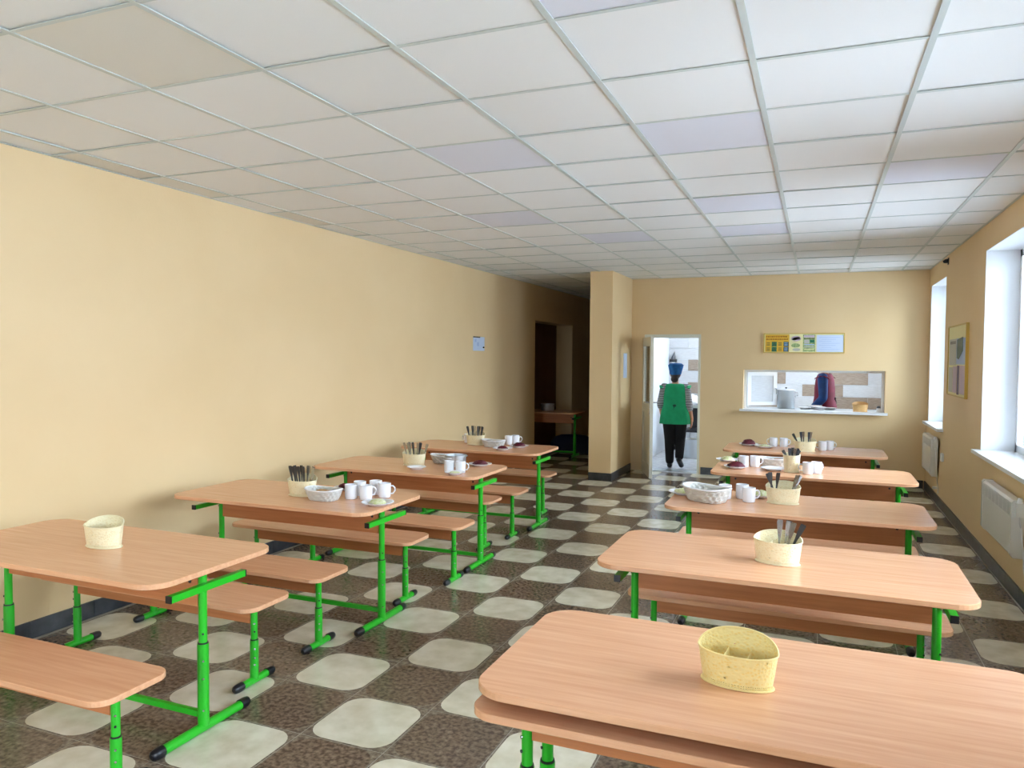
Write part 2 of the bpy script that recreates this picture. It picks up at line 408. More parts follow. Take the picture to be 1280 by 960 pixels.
# far wall: door and serving hatch
DX0, DX1, DZ = -2.28, -1.50, 1.94
HX0, HX1, HZ0, HZ1 = -0.93, 0.80, 0.93, 1.46
YF2 = YF+0.22
mb = MB()
mb.box(-2.47, DX0, YF, YF2, 0, 2.80); mb.box(DX0, DX1, YF, YF2, DZ, 2.80); mb.box(DX1, HX0, YF, YF2, 0, 2.80)
mb.box(HX0, HX1, YF, YF2, 0, HZ0-0.03); mb.box(HX0, HX1, YF, YF2, HZ1, 2.80); mb.box(HX1, XR, YF, YF2, 0, 2.80)
struct(part('wall_far', mb, 'wall'), 'cream far wall with the kitchen door and serving hatch', 'wall')

# floor tiles: 0.406 m grid, checkerboard
TP, TX0, TY0 = 0.406, -2.0, 2.97
def tile_mesh(name, mats):
    g = (TP-0.0048)/2; e = TP/2-0.009; rr = 0.095; n = 6
    b = MB(); inner = rrect(2*e, 2*e, rr, n)
    # outer contour with one point per inner point
    outer = []
    for (x, y) in inner:
        k = g/max(abs(x), abs(y)); outer.append((max(-g, min(g, x*k)), max(-g, min(g, y*k))))
    N = len(inner)
    for p in outer: b.v.append((p[0], p[1], -0.008))
    for p in outer: b.v.append((p[0], p[1], 0))
    for p in inner: b.v.append((p[0], p[1], 0.0))
    for j in range(N):
        k = (j+1) % N
        b.quad(j, k, N+k, N+j, mi=1); b.quad(N+j, N+k, 2*N+k, 2*N+j, mi=1)
    b.f.append(tuple(2*N+j for j in range(N))); b.m.append(0)
    return b.mesh(name, mats)
tile_cream = tile_mesh('cream_tile', ['tile_c', 'tile_e'])
tile_brown = tile_mesh('brown_tile', ['tile_d', 'tile_e'])
cells = []
for i in range(-5, 8):
    for j in range(-17, 29):
        x = TX0+(i+0.5)*TP; y = TY0+(j+0.5)*TP
        if y > YF+0.05 and x > -2.77+0.2: continue
        if y > YE: continue
        q = project(x, y, 0); area = 0
        if q and -60 < q[0] < 1340 and q[1] < 1040: area = 1/q[2]**3
        cells.append((area, i, j, x, y))
cells.sort(reverse=True)
rest = MB()
for n, (area, i, j, x, y) in enumerate(cells):
    cream = (i+j) % 2 != 0
    if n < 300 and area > 0:
        link('floor_tile', tile_cream if cream else tile_brown, floor, (x, y, 0))
    else:
        src = tile_cream if cream else tile_brown
        b = len(rest.v); rest.v += [(v.co.x+x, v.co.y+y, v.co.z) for v in src.vertices]
        for p in src.polygons:
            rest.f.append(tuple(b+k for k in p.vertices)); rest.m.append({0: (0 if cream else 1), 1: 2}[p.material_index])
o = part('floor_tiles', rest, ['tile_c', 'tile_d', 'tile_e'], floor); o['kind'] = 'stuff'

# ceiling panels on a 0.6 m grid
CX0, CY0 = -2.649, 1.808
LAV = {(3, 0), (3, 3), (3, 6), (3, 8), (1, 8), (0, 6), (1, 3), (5, 5)}
TAN = {(0, 0), (-3, 2), (-3, 3), (-3, 5)}
pm = {}
def panel_mesh(w, h, m):
    k = (round(w, 3), round(h, 3), m)
    if k not in pm:
        b = MB(); b.box(-w/2, w/2, -h/2, h/2, 0, 0.012); pm[k] = b.mesh('ceiling_panel', m)
    return pm[k]
behind = MB()
for i in range(-3, 7):
    for j in range(-10, 22):
        x0 = max(CX0+i*0.6+0.003, XL+0.002); x1 = min(CX0+(i+1)*0.6-0.003, XR-0.002)
        y0 = max(CY0+j*0.6+0.003, YB); y1 = CY0+(j+1)*0.6-0.003
        if y0 > YF-0.05: x1 = min(x1, -2.772)
        elif x0 > -2.772: y1 = min(y1, YF-0.002)
        y1 = min(y1, YE)
        if x1-x0 < 0.03 or y1-y0 < 0.03: continue
        z = ZC+0.001+random.choice((0, 0.0, 0.002, 0.004))
        if y1 < 0.9:
            behind.box(x0, x1, y0, y1, z, z+0.012); continue
        m = 'panel_b' if (i, j) in LAV else 'panel_t' if (i, j) in TAN else 'panel'
        link('ceiling_panel', panel_mesh(x1-x0, y1-y0, m), ceiling, ((x0+x1)/2, (y0+y1)/2, z))
o = part('ceiling_panels', behind, 'panel', ceiling); o['kind'] = 'stuff'
for i in range(-2, 7):
    b = MB(); x = CX0+i*0.6; ye = YF if x > -2.77 else YE
    b.box(x-0.012, x+0.012, YB, ye, ZC-0.004, ZC); b.box(x-0.0012, x+0.0012, YB, ye, ZC, ZC+0.04)
    part('grid_runner', b, 'grid', ceiling)
for j in range(-9, 22):
    b = MB(); y = CY0+j*0.6; xe = XR if y < YF else -2.77
    b.box(XL, xe, y-0.009, y+0.009, ZC-0.003, ZC-0.0005); b.box(XL, xe, y-0.001, y+0.001, ZC-0.0005, ZC+0.04)
    part('grid_cross_tee', b, 'grid', ceiling)
b = MB()
b.box(XL, XL+0.018, YB, YE, ZC-0.003, ZC); b.box(XR-0.018, XR, YB, YF, ZC-0.003, ZC); b.box(-2.47, XR, YF-0.018, YF, ZC-0.003, ZC)
part('edge_angle', b, 'grid', ceiling)

# baseboards of slate tile pieces
bbm = {}
def baseboard(name, label, p0, p1, nrm, hh=0.10):
    """pieces 0.4 m long along p0 -> p1, standing off the wall along nrm"""
    p0, p1 = Vector(p0), Vector(p1); L = (p1-p0).length; d = (p1-p0).normalized(); n = max(1, round(L/0.406)); s = L/n
    root = struct(empty(name, (*p0, 0), math.atan2(d.y, d.x)), label, 'baseboard')
    side = 1 if d.x*nrm[1]-d.y*nrm[0] > 0 else -1
    k = (round(s, 3), side)
    if k not in bbm:
        b = MB(); y0, y1 = (0.0, 0.014) if side > 0 else (-0.014, 0.0)
        b.prism([(0.0012, y0), (s-0.0012, y0), (s-0.0012, y1), (0.0012, y1)], 0.001, hh, 0.0012); bbm[k] = b.mesh('baseboard_piece', 'base')
    for q in range(n): link('baseboard_piece', bbm[k], root, (q*s, 0, 0))
baseboard('baseboard_left', 'dark slate tile baseboard along the left wall', (XL, 0.4), (XL, NY0), (1, 0))
baseboard('baseboard_right', 'dark slate tile baseboard under the windows', (XR, 1.0), (XR, YF-0.02), (-1, 0))
baseboard('baseboard_far', 'dark slate tile baseboard under the serving hatch', (DX1+0.02, YF), (XR-0.02, YF), (0, -1))
baseboard('baseboard_pier', 'short dark baseboard on the front of the cream pier', (-2.77, 9.5), (-2.456, 9.5), (0, -1))
baseboard('baseboard_pier_side', 'dark baseboard on the side of the cream pier', (-2.47, 9.5), (-2.47, YF-0.02), (1, 0))

# ground outside the windows
mb = MB(); mb.box(XR+WT+0.02, XR+60, -60, 70, -0.9, -0.8); mb.box(-60, XR+WT+0.02, -60, YB-0.32, -0.9, -0.8)
struct(part('ground_outside', mb, 'yard'), 'pale yard outside the windows', 'ground')
# windows
def window(n, y0, y1, label, back=False):
    w = struct(empty('window_%d' % n, ((y0+y1)/2, YB, ZW0) if back else (XR, (y0+y1)/2, ZW0), -PI/2 if back else 0), label, 'window')
    hw = (y1-y0)/2; zt = ZW1-ZW0; X0, X1 = 0.24, 0.30
    b = MB(); b.box(0, X1, -hw, -hw+0.004, 0, zt); b.box(0, X1, hw-0.004, hw, 0, zt); b.box(0, X1, -hw, hw, zt-0.004, zt)
    part('reveal', b, 'reveal', w)
    b = MB(); b.box(X0, X1, -hw, -hw+0.06, 0, zt); b.box(X0, X1, hw-0.06, hw, 0, zt); b.box(X0, X1, -hw, hw, 0, 0.06); b.box(X0, X1, -hw, hw, zt-0.06, zt)
    part('frame', b, 'white', w)
    b = MB(); b.box(X0-0.01, X1, -0.045, 0.045, 0.05, zt-0.05); part('mullion', b, 'white', w)
    for s in (-1, 1):
        a, c = sorted((s*0.045, s*(hw-0.06)))
        b = MB(); b.box(X0+0.025, X0+0.031, a, c, 0.06, zt-0.06); part('pane', b, 'glass', w)
    b = MB(); b.prism([(-0.06, -hw-0.06), (-0.06, hw+0.06), (0, hw+0.06), (0, hw), (X1, hw), (X1, -hw), (0, -hw), (0, -hw-0.06)], -0.03, 0.0)
    part('sill', b, 'white', w)
window(1, *WINDOWS[0], 'narrow window in the far corner beside the notice board')
window(2, *WINDOWS[1], 'wide bright window above the nearer white heater')
window(3, *WINDOWS[2], 'window on the right wall just outside the view')
window(4, *WINDOWS[3], 'window on the right wall beside the camera')
window(5, *WINDOWS[4], 'unseen window on the right wall behind the camera, added for fill light')
window(8, *BACK_FILL_WIN[0], 'assumed window in the wall behind the camera, added for fill light', True)
window(7, *KWIN, 'kitchen window on the right behind the serving hatch')

# door frame and open leaf
dr = struct(empty('trim_1', (DX0, YF, 0)), 'white frame round the kitchen doorway', 'door frame')
W = DX1-DX0
b = MB(); b.box(0, 0.045, -0.015, 0.22, 0, DZ); part('jamb', b, 'door_w', dr)
b = MB(); b.box(W-0.03, W, -0.01, 0.22, 0, DZ); part('jamb', b, 'door_w', dr)
b = MB(); b.box(0.045, W-0.03, -0.015, 0.22, DZ-0.045, DZ); part('head', b, 'door_w', dr)
b = MB(); b.box(0.045, W-0.03, 0.0, 0.22, 0.0, 0.012); part('threshold', b, 'alu', dr)
dl = struct(empty('door_1', (DX0+0.02, YF-0.025, 0), math.radians(-70)), 'open white kitchen door with glazed upper half', 'door')
LW = 0.76; t = 0.04
b = MB()
b.box(0, 0.10, -t, 0, 0.012, DZ-0.05); b.box(LW-0.10, LW, -t, 0, 0.012, DZ-0.05)
b.box(0.10, LW-0.10, -t, 0, 0.012, 0.16); b.box(0.10, LW-0.10, -t, 0, 0.86, 1.0); b.box(0.10, LW-0.10, -t, 0, DZ-0.17, DZ-0.05)
part('stile_frame', b, 'door_w', dl)
b = MB(); b.box(0.10, LW-0.10, -t+0.012, -0.012, 0.16, 0.86); part('lower_panel', b, 'door_w', dl)
b = MB(); b.box(0.10, LW-0.10, -t+0.017, -0.017, 1.0, DZ-0.17); part('pane', b, 'glass', dl)
for s in (-1, 1):
    yy = -t if s < 0 else 0
    b = MB(); b.box(LW-0.075, LW-0.035, min(yy, yy+s*0.006), max(yy, yy+s*0.006), 0.86, 1.08)
    b.tube([(LW-0.055, yy, 1.02), (LW-0.055, yy+s*0.05, 1.02), (LW-0.075, yy+s*0.056, 1.02), (LW-0.17, yy+s*0.056, 1.02)], 0.009, 8)
    part('door_handle', b, 'steel', dl, 40)

# serving hatch: sill, frame, open casement
hs = struct(empty('window_6', ((HX0+HX1)/2, YF, HZ0)), 'serving hatch with white sill in the far wall', 'serving hatch')
hw = (HX1-HX0)/2; zt = HZ1-HZ0
b = MB(); b.box(-hw-0.04, hw+0.03, -0.06, 0.0, -0.03, 0.0); b.box(-hw, hw, 0.0, 0.22, -0.03, 0.0); part('sill', b, 'white', hs)
b = MB(); b.box(-hw, -hw+0.03, 0.14, 0.20, 0, zt); b.box(hw-0.03, hw, 0.14, 0.20, 0, zt); b.box(-hw+0.03, hw-0.03, 0.14, 0.20, zt-0.03, zt)
part('frame', b, 'white', hs)
cs = empty('casement', (-hw+0.03, 0.205, 0.0), math.radians(38)); cs.parent = hs
cw, c0, c1 = 0.47, 0.035, zt-0.035
b = MB(); b.box(0, 0.06, -0.02, 0.02, c0, c1); b.box(cw-0.06, cw, -0.02, 0.02, c0, c1); b.box(0.06, cw-0.06, -0.02, 0.02, c0, c0+0.05); b.box(0.06, cw-0.06, -0.02, 0.02, c1-0.05, c1)
part('casement_frame', b, 'white', cs)
b = MB(); b.box(0.06, cw-0.06, -0.008, 0.008, c0+0.05, c1-0.05); part('panel', b, 'ktile_w', cs)
b = MB(); b.tube([(cw-0.03, -0.02, zt/2), (cw-0.03, -0.05, zt/2), (cw-0.03, -0.05, zt/2-0.09)], 0.008, 8); part('casement_handle', b, 'steel', cs, 40)

# kitchen shell
mb = MB(); mb.box(-2.47, XR, YF2, KB, -0.12, 0.0)
kf = struct(part('floor_kitchen', mb, 'grout'), 'pale tiled kitchen floor beyond the doorway', 'floor')
b = MB(); b.prism([(-0.149, -0.149), (0.149, -0.149), (0.149, 0.149), (-0.149, 0.149)], 0.0, 0.006, 0.001); kt = b.mesh('floor_tile', 'ktile_f')
for i in range(6):
    for j in range(8):
        link('floor_tile', kt, kf, (-2.47+0.16+i*0.3, YF2+0.16+j*0.3, 0.0))
mb = MB(); mb.box(-2.47, XR, KB, KB+0.2, 0, 2.80)
kw = struct(part('wall_kitchen', mb, 'kwall'), 'kitchen back wall with pale and brown wood-look tiles', 'wall')
tms = {}
z481 = H + (ray(1040, 481)*(KB/ray(1040, 481).y)).z
def kx(px): v = ray(px, 481); return v.x*KB/v.y
BROWN = {(0, 0), (0, -2), (-1, -1), (-1, -4), (1, -4), (-2, 0), (-2, 1), (-2, -2), (-3, -1), (-4, 0)}
for rj in range(-5, 5):
    zc = z481+0.1+rj*0.2
    if zc > 1.95 or zc < 0.1: continue
    x0 = kx(1058.5) if rj % 2 == 0 else kx(1080.5)
    for ri in range(-6, 3):
        xc = x0+ri*0.63; l, r = max(xc-0.314, -2.458), min(xc+0.314, XR-0.002)
        if r-l < 0.05: continue
        m = 'ktile_b' if (rj, ri) in BROWN else 'ktile_w'
        k = (round(r-l, 3), m)
        if k not in tms:
            b = MB(); b.prism([(-(r-l)/2, -0.0055), ((r-l)/2, -0.0055), ((r-l)/2, 0.0055), (-(r-l)/2, 0.0055)], -0.098, 0.098, 0.001); tms[k] = b.mesh('wall_tile', m)
        link('wall_tile', tms[k], kw, ((l+r)/2, KB-0.0056, zc))
mb = MB(); mb.box(-2.47, -2.46, YF2, KB, 0, 2.80)
struct(part('wall_kitchen_left', mb, 'kwall'), 'white kitchen side wall left of the woman', 'wall')
mb = MB(); mb.box(-2.46, XR, YF2, KB, 2.74, 2.79)
struct(part('ceiling_kitchen', mb, 'kwall'), 'white kitchen ceiling', 'ceiling')

# ------------------------------------------------------------------ tables and benches
TZ, TL, TW = 0.73, 1.443, 0.70
def leg_frame(root, x, zj, ztop, r_lo, r_hi, foot, rf):
    """one T-leg: foot bar with caps, lower tube, upper tube, bolts"""
    s = 1 if x > 0 else -1
    b = MB(); b.tube([(x, -foot/2+0.03, rf), (x, foot/2-0.03, rf)], rf*1.05, 14, ry=rf); fb = part('foot_bar', b, 'green', root, 40)
    for q in (-1, 1):
        b = MB(); e = q*(foot/2-0.055)
        b.tube([(x, e, rf+0.001), (x, e+q*0.03, rf+0.001), (x, e+q*0.048, rf+0.001), (x, e+q*0.055, rf)], [rf*1.18, rf*1.18, rf*1.0, rf*0.6], 14)
        part('foot_cap', b, 'black', fb, 40)
    b = MB(); b.tube([(x, 0, rf*1.4), (x, 0, zj)], r_lo, 16); lo = part('lower_tube', b, 'green', root, 40)
    b = MB(); b.tube([(x, 0, zj), (x, 0, zj+0.006)], r_lo*0.93, 16); part('collar', b, 'black', lo, 40)
    b = MB(); b.tube([(x, 0, zj), (x, 0, ztop)], r_hi, 16); up = part('upper_tube', b, 'green', root, 40)
    def bolt(z, r, own, m, name):
        b = MB(); b.tube([(x+s*r*0.72, -r*0.70, z), (x+s*(r*0.72+0.003), -r*0.70-0.003, z)], 0.0045, 8); part(name, b, m, own)
    bolt(0.10, r_lo, lo, 'steel', 'bolt'); bolt(zj*0.62, r_lo, lo, 'steel', 'bolt'); bolt(zj*0.82, r_lo, lo, 'steel', 'bolt')
    bolt(zj+0.045, r_hi, up, 'black', 'adjusting_hole'); bolt(ztop-0.10, r_hi, up, 'steel', 'bolt')
def make_table():
    t = empty('canteen_table'); X = 0.615
    b = MB(); b.prism(rrect(TL, TW, 0.10, 9), TZ-0.022, TZ, 0.0022); part('tabletop', b, 'wood', t)
    b = MB(); b.box(-X+0.018, X-0.018, -0.009, 0.009, 0.54, TZ-0.0225); ap = part('apron', b, 'apron', t)
    for s in (-1, 1):
        for q in (-1, 1):
            b = MB(); b.tube([(s*(X-0.06), q*0.0095, 0.64), (s*(X-0.06), q*0.012, 0.64)], 0.008, 8); part('bolt', b, 'black', ap)
    for s in (-1, 1):
        leg_frame(t, s*X, 0.38, TZ-0.022, 0.0235, 0.0175, 0.54, 0.020)
        b = MB(); xo = s*(X+0.0175+0.014)
        b.box(xo-0.014, xo+0.014, -0.205, 0.205, 0.617, 0.645); cb = part('crossbar', b, 'green', t)
        for q in (-1, 1):
            b = MB(); a, c = sorted((q*0.205, q*0.211)); b.box(xo-0.0145, xo+0.0145, a, c, 0.6165, 0.6455); part('end_plug', b, 'black', cb)
    b = MB(); b.box(-X+0.02, X-0.02, -0.010, 0.010, 0.062, 0.087); part('brace', b, 'green', t)
    return t
BZ, BL, BW = 0.422, 1.45, 0.32
def make_bench():
    t = empty('canteen_bench'); X = 0.61
    b = MB(); b.prism(rrect(BL, BW, 0.07, 8), BZ-0.022, BZ, 0.0022); part('seat', b, 'wood', t)
    b = MB(); b.box(-X+0.017, X-0.017, -0.009, 0.009, 0.295, BZ-0.0225); ap = part('apron', b, 'apron', t)
    for s in (-1, 1):
        for q in (-1, 1):
            b = MB(); y0, y1 = sorted((q*0.0092, q*0.016)); b.box(s*(X-0.075)-0.013, s*(X-0.075)+0.013, y0, y1, BZ-0.036, BZ-0.0225); part('bracket', b, 'black', ap)
        leg_frame(t, s*X, 0.215, BZ-0.022, 0.0205, 0.0160, 0.28, 0.018)
    return t
TABLE = Kind(make_table()); BENCH = Kind(make_bench())
TG = 'canteen tables'
TPOS = {'L1': (-3.006, 2.423), 'L2': (-3.018, 3.849), 'L3': (-3.0, 5.237), 'L4': (-3.05, 6.672),
        'R1': (-0.119, 2.111), 'R2': (-0.151, 3.413), 'R3': (-0.117, 4.774), 'R4': (-0.039, 6.256), 'R5': (-0.117, 7.785)}
NAME = {'L1': 'nearest left-row table', 'L2': 'second left-row table', 'L3': 'third left-row table', 'L4': 'last left-row table',
        'R1': 'nearest window-row table', 'R2': 'second window-row table', 'R3': 'third window-row table', 'R4': 'fourth window-row table', 'R5': 'last window-row table'}
TLAB = {'L1': 'beech table with green legs at the lower left, bearing one empty basket',
        'L2': 'beech table with green legs, second along the left wall, bearing five mugs',
        'L3': 'beech table with green legs, third along the left wall, bearing a steel pot',
        'L4': 'beech table with green legs, last along the left wall before the dark corridor',
        'R1': 'beech table in the near right corner, bearing an empty yellow basket',
        'R2': 'beech table, second of the window row, bearing only a basket with four utensils',
        'R3': 'beech table, third of the window row, bearing a woven tray at its aisle end',
        'R4': 'beech table, fourth of the window row, bearing beet salad and a tall basket',
        'R5': 'beech table, last of the window row, closest to the serving hatch'}
for k, (x, y) in TPOS.items():
    TABLE.put((x, y, 0), {'L1': -0.004, 'R2': -0.007}.get(k, 0.0), TLAB[k], 'table', TG)
TABLE.put((-4.24, 11.62, 0), 0.0, 'beech table standing in the dark opening at the end of the left wall', 'table', TG)
BPOS = [((-2.94, 1.94), 'beech bench at the bottom left corner, in front of the nearest left-row table'),
        ((-3.13, 2.88), 'beech bench behind the nearest left-row table'),
        ((-3.13, 3.39), 'beech bench in front of the second left-row table'),
        ((-3.09, 4.26), 'beech bench behind the second left-row table'),
        ((-2.99, 4.77), 'beech bench in front of the third left-row table'),
        ((-3.17, 5.70), 'beech bench behind the third left-row table'),
        ((-3.11, 6.17), 'beech bench in front of the last left-row table'),
        ((-3.19, 7.20), 'beech bench behind the last left-row table'),
        ((-0.15, 3.84), 'beech bench behind the second window-row table'),
        ((-0.13, 5.21), 'beech bench behind the third window-row table')]
for (x, y), lab in BPOS:
    BENCH.put((x, y, 0), 0, lab, 'bench', 'canteen benches')
BENCH.put((-0.119, 1.925, 0.645-BZ+0.022+0.0008), 0, 'beech bench hung on the crossbars under the nearest window-row table', 'bench', 'canteen benches')

# ------------------------------------------------------------------ tableware
def make_basket(matname, w=0.20, d=0.11, h=0.100, arch=0.030, div=True):
    t = empty('cutlery_basket'); n = 48; N = 10
    def wall(off, up):
        rings, uvs = [], []
        for k in range(N+1):
            q = k/N; ring, uvr = [], []
            for j in range(n):
                a = 2*PI*j/n
                tz = h + arch*max(0.0, math.sin(a))**1.0 - 0.006*max(0.0, -math.sin(a))
                z = 0.004+(tz-0.004)*q
                g = 0.86+0.14*q**0.8 + 0.03*math.exp(-((q)/0.06)**2)
                ca, sa = math.cos(a), math.sin(a)
                e = 0.8
                px_ = math.copysign(abs(ca)**0.9, ca); py_ = math.copysign(abs(sa)**1.1, sa)
                ring.append(((w/2*g-off)*px_, (d/2*g-off)*py_, z)); uvr.append((j/n*0.47, z))
            rings.append(ring); uvs.append(uvr)
        return rings, uvs
    b = MB(); r1, u1 = wall(0, 0); b.loft(r1, False, False, uvs=u1)
    part('basket_wall', b, matname, t, 60)
    b = MB()
    rim = [Vector(p) for p in r1[-1]]
    rings = []
    for j in range(n):
        tan = (rim[(j+1) % n]-rim[j-1]).normalized(); a = tan.cross(Vector((0, 0, 1))).normalized(); c = a.cross(tan)
        rings.append([rim[j]+0.0028*(a*math.cos(k*PI/3)+c*math.sin(k*PI/3)) for k in range(6)])
    rings.append(rings[0]); b.loft(rings, False, False); part('rim', b, matname, t, 60)
    b = MB(); b.prism([(p[0]*1.05, p[1]*1.05) for p in r1[0]], 0.0004, 0.0055, 0.001); part('foot_plate', b, matname, t)
    if div:
        for x in (-0.03, 0.03):
            b = MB(); b.box(x-0.001, x+0.001, -d*0.34, d*0.36, 0.006, h*0.86); part('divider', b, matname, t)
    return t
def make_cutlery(kind):
    b = MB(); L = 0.178
    prof = [(0.00, 0.0105), (0.01, 0.012), (0.04, 0.010), (0.07, 0.006), (0.11, 0.0035), (0.125, 0.0032)]
    rings = []
    for (s, wd) in prof:
        z = L-s; bend = 0.004*math.sin(s*16)
        rings.append([(-wd, bend-0.001, z), (wd, bend-0.001, z), (wd, bend+0.001, z), (-wd, bend+0.001, z)])
    b.loft(rings)
    if kind == 'spoon':
        b.ball((0, 0.004, 0.038), (0.019, 0.005, 0.03), 12)
    else:
        b.box(-0.012, 0.012, -0.001, 0.001, 0.045, 0.067)
        for k in range(4):
            x = -0.0105+k*0.007; b.box(x-0.0016, x+0.0016, -0.001, 0.001, 0.008, 0.045)
    o = part(kind, b, 'steel' if kind == 'spoon' else 'dark_steel', None, 40)
    return o
def make_mug():
    t = empty('mug'); R_, h = 0.039, 0.088
    b = MB(); b.lathe([(R_*0.86, 0.0003), (R_*0.92, 0.003), (R_*0.98, 0.02), (R_, 0.05), (R_, h), (R_-0.0035, h), (R_-0.0035, 0.05), (R_*0.85, 0.008), (0.0008, 0.006)], 28, cap0=True, cap1=True)
    part('mug_body', b, 'china', t, 50)
    b = MB(); b.tube([(R_-0.003, 0, 0.070), (R_+0.014, 0, 0.072), (R_+0.026, 0, 0.060), (R_+0.027, 0, 0.042), (R_+0.016, 0, 0.026), (R_-0.003, 0, 0.022)], 0.005, 8, ry=0.0045)
    part('mug_handle', b, 'china', t, 60)
    return t
def make_plate(r=0.095):
    b = MB(); b.lathe([(r*0.55, 0.0003), (r*0.60, 0.002), (r*0.66, 0.008), (r, 0.019), (r-0.001, 0.021), (r*0.66, 0.0115), (r*0.58, 0.006), (0.0008, 0.005)], 32, cap0=True, cap1=True)
    return part('plate', b, 'china', None, 50)
def make_tray(w, d, h):
    t = empty('bread_basket'); n = 64; b = MB(); rings = []
    rows = 10
    for k in range(rows+1):
        q = k/rows; g = 0.74+0.26*q**0.75; ring = []
        for j in range(n):
            a = 2*PI*j/n; wv = (0.0020 if k < rows else 0.0)*(1 if (j//2+k//3) % 2 else -1)
            ca, sa = math.cos(a), math.sin(a); e = 0.72
            ring.append(((w/2*g+wv)*math.copysign(abs(ca)**e, ca), (d/2*g+wv)*math.copysign(abs(sa)**e, sa), 0.001+h*q+0.008*q*ca*ca))
        rings.append(ring)
    inner = [[(p[0]*0.95, p[1]*0.93, p[2]+0.001) for p in r] for r in reversed(rings)]
    b.loft(rings+inner, True, True); part('woven_wall', b, 'weave', t)
    b = MB(); rim = [Vector(p)*1.0 for p in rings[-1]]; rr = []
    for j in range(n):
        tan = (rim[(j+2) % n]-rim[j-2]).normalized(); a = tan.cross(Vector((0, 0, 1))).normalized(); c = a.cross(tan)
        rr.append([rim[j]+0.0045*(a*math.cos(k*PI/4)+c*math.sin(k*PI/4)) for k in range(8)])
    rr.append(rr[0]); b.loft(rr, False, False); part('rim', b, 'china', t, 60)
    return t
def make_heap(m, r, h, seed, name):
    rnd = random.Random(seed); b = MB(); n = 22; rings = []
    for k in range(8):
        q = k/7; rad = (r*math.cos(q*PI/2)**0.8+0.001) if k else r*0.66
        rings.append([((rad*(1+rnd.uniform(-0.10, 0.10)))*math.cos(2*PI*j/n), (rad*0.82*(1+rnd.uniform(-0.10, 0.10)))*math.sin(2*PI*j/n),
                       max(0.0, h*math.sin(q*PI/2)*(1+rnd.uniform(-0.10, 0.10)))) for j in range(n)])
    b.loft(rings); return part(name, b, m, None, 50)
def make_slice(m):
    b = MB(); pts = []
    for k in range(16):
        a = 2*PI*k/16; pts.append((0.045*math.copysign(abs(math.cos(a))**0.7, math.cos(a)), 0.040*math.copysign(abs(math.sin(a))**0.7, math.sin(a))))
    b.prism(pts, 0, 0.012, 0.002); return part('bread_slice', b, m, None)

BASK = {'c': Kind(make_basket('bask')), 'y': Kind(make_basket('bask_y', 0.208, 0.105, 0.094, 0.040))}
TALL = Kind(make_basket('bask', 0.125, 0.10, 0.135, 0.010))
SPOON, FORK = Kind(make_cutlery('spoon')), Kind(make_cutlery('fork'))
MUG, PLATE, SAUCER = Kind(make_mug()), Kind(make_plate(0.095)), Kind(make_plate(0.075))
TRAY = Kind(make_tray(0.235, 0.15, 0.062))
SLICE, DSLICE = Kind(make_slice('bread')), Kind(make_slice('crust'))
T0 = TZ+0.0006
def basket(tb, px, py, rot, label, kind='c', cut=(), grp=True):
    """px, py: middle of the basket's near foot edge in the photograph"""
    x, y = at(px, py); d = 0.045
    src = TALL if kind == 'tall' else BASK[kind]
    y += d
    src.put((x, y, T0), rot, label, 'basket', 'plastic cutlery baskets')
    rnd = random.Random(sum(map(ord, tb)))
    for (dx, dy, lean, tip, kd) in cut:
        c, s = math.cos(rot), math.sin(rot)
        bx, by = x+dx*c-dy*s, y+dx*s+dy*c
        (SPOON if kd == 's' else FORK).put((bx, by, T0+0.008), 0, 'steel cutlery standing in the cream basket on the '+NAME[tb], 'cutlery',
              'cutlery in the basket on the '+NAME[tb], rot=(tip, lean, rnd.uniform(-0.2, 0.2)))
def cutl(n, seed, x0=-0.056, x1=0.056, lean=0.25, tip=0.06):
    rnd = random.Random(seed)
    return [(x0+(x1-x0)*(k+0.5)/n+rnd.uniform(-0.004, 0.004), (0.016 if k % 2 else -0.014), (x0+(x1-x0)*(k+0.5)/n)*lean/0.07+rnd.uniform(-0.10, 0.10),
             rnd.uniform(-tip, tip), rnd.choice('sf')) for k in range(n)]
basket('L1', 119, 686, 0.10, 'empty cream perforated basket on the nearest left-row table')
basket('L2', 372, 621, 0.06, 'cream perforated basket full of cutlery on the second left-row table', cut=cutl(9, 3))
basket('L4', 592, 556.5, 0.0, 'cream basket full of cutlery on the last left-row table', cut=cutl(9, 11))
basket('R1', 919, 863, -0.10, 'empty yellow basket with arched back on the nearest window-row table', kind='y')
basket('R2', 971, 707, -0.18, 'cream basket holding four utensils on the second window-row table',
       cut=[(0.004, 0.0, 0.02, -0.02, 's'), (0.018, 0.012, 0.14, 0.02, 's'), (0.028, -0.012, 0.22, 0.0, 's'), (0.03, 0.006, 0.42, 0.0, 'f')])
basket('R3', 978, 631, -0.02, 'cream basket with dark utensils at both ends on the third window-row table',
       cut=[(-0.058, 0, -0.1, 0, 'f'), (-0.032, 0.014, -0.35, 0, 'f'), (-0.045, -0.014, 0.1, 0, 'f'), (0.03, -0.01, 0.3, 0, 's'), (0.036, 0.014, 0.35, 0, 's')])
basket('R4', 989, 591, 0.0, 'tall cream basket crowded with cutlery on the fourth window-row table', kind='tall',
       cut=[(0.02, 0.0, -0.5, 0, 'f'), (-0.015, -0.028, 0.0, 0, 'f'), (0.0, 0.029, 0.03, 0, 's'), (0.008, -0.02, 0.1, 0, 's'), (0.012, 0.02, 0.18, 0, 's'), (-0.008, -0.010, 0.33, 0, 'f'), (-0.015, 0.010, 0.42, 0, 'f')])
basket('R5', 1006, 565, 0.0, 'cream basket with a few forks on the last window-row table',
       cut=[(-0.025, 0, -0.5, 0, 'f'), (-0.022, -0.014, -0.1, 0, 'f'), (-0.01, 0.014, -0.05, 0, 's'), (0.025, -0.012, 0.05, 0, 'f'), (0.034, 0.014, 0.1, 0, 's')])
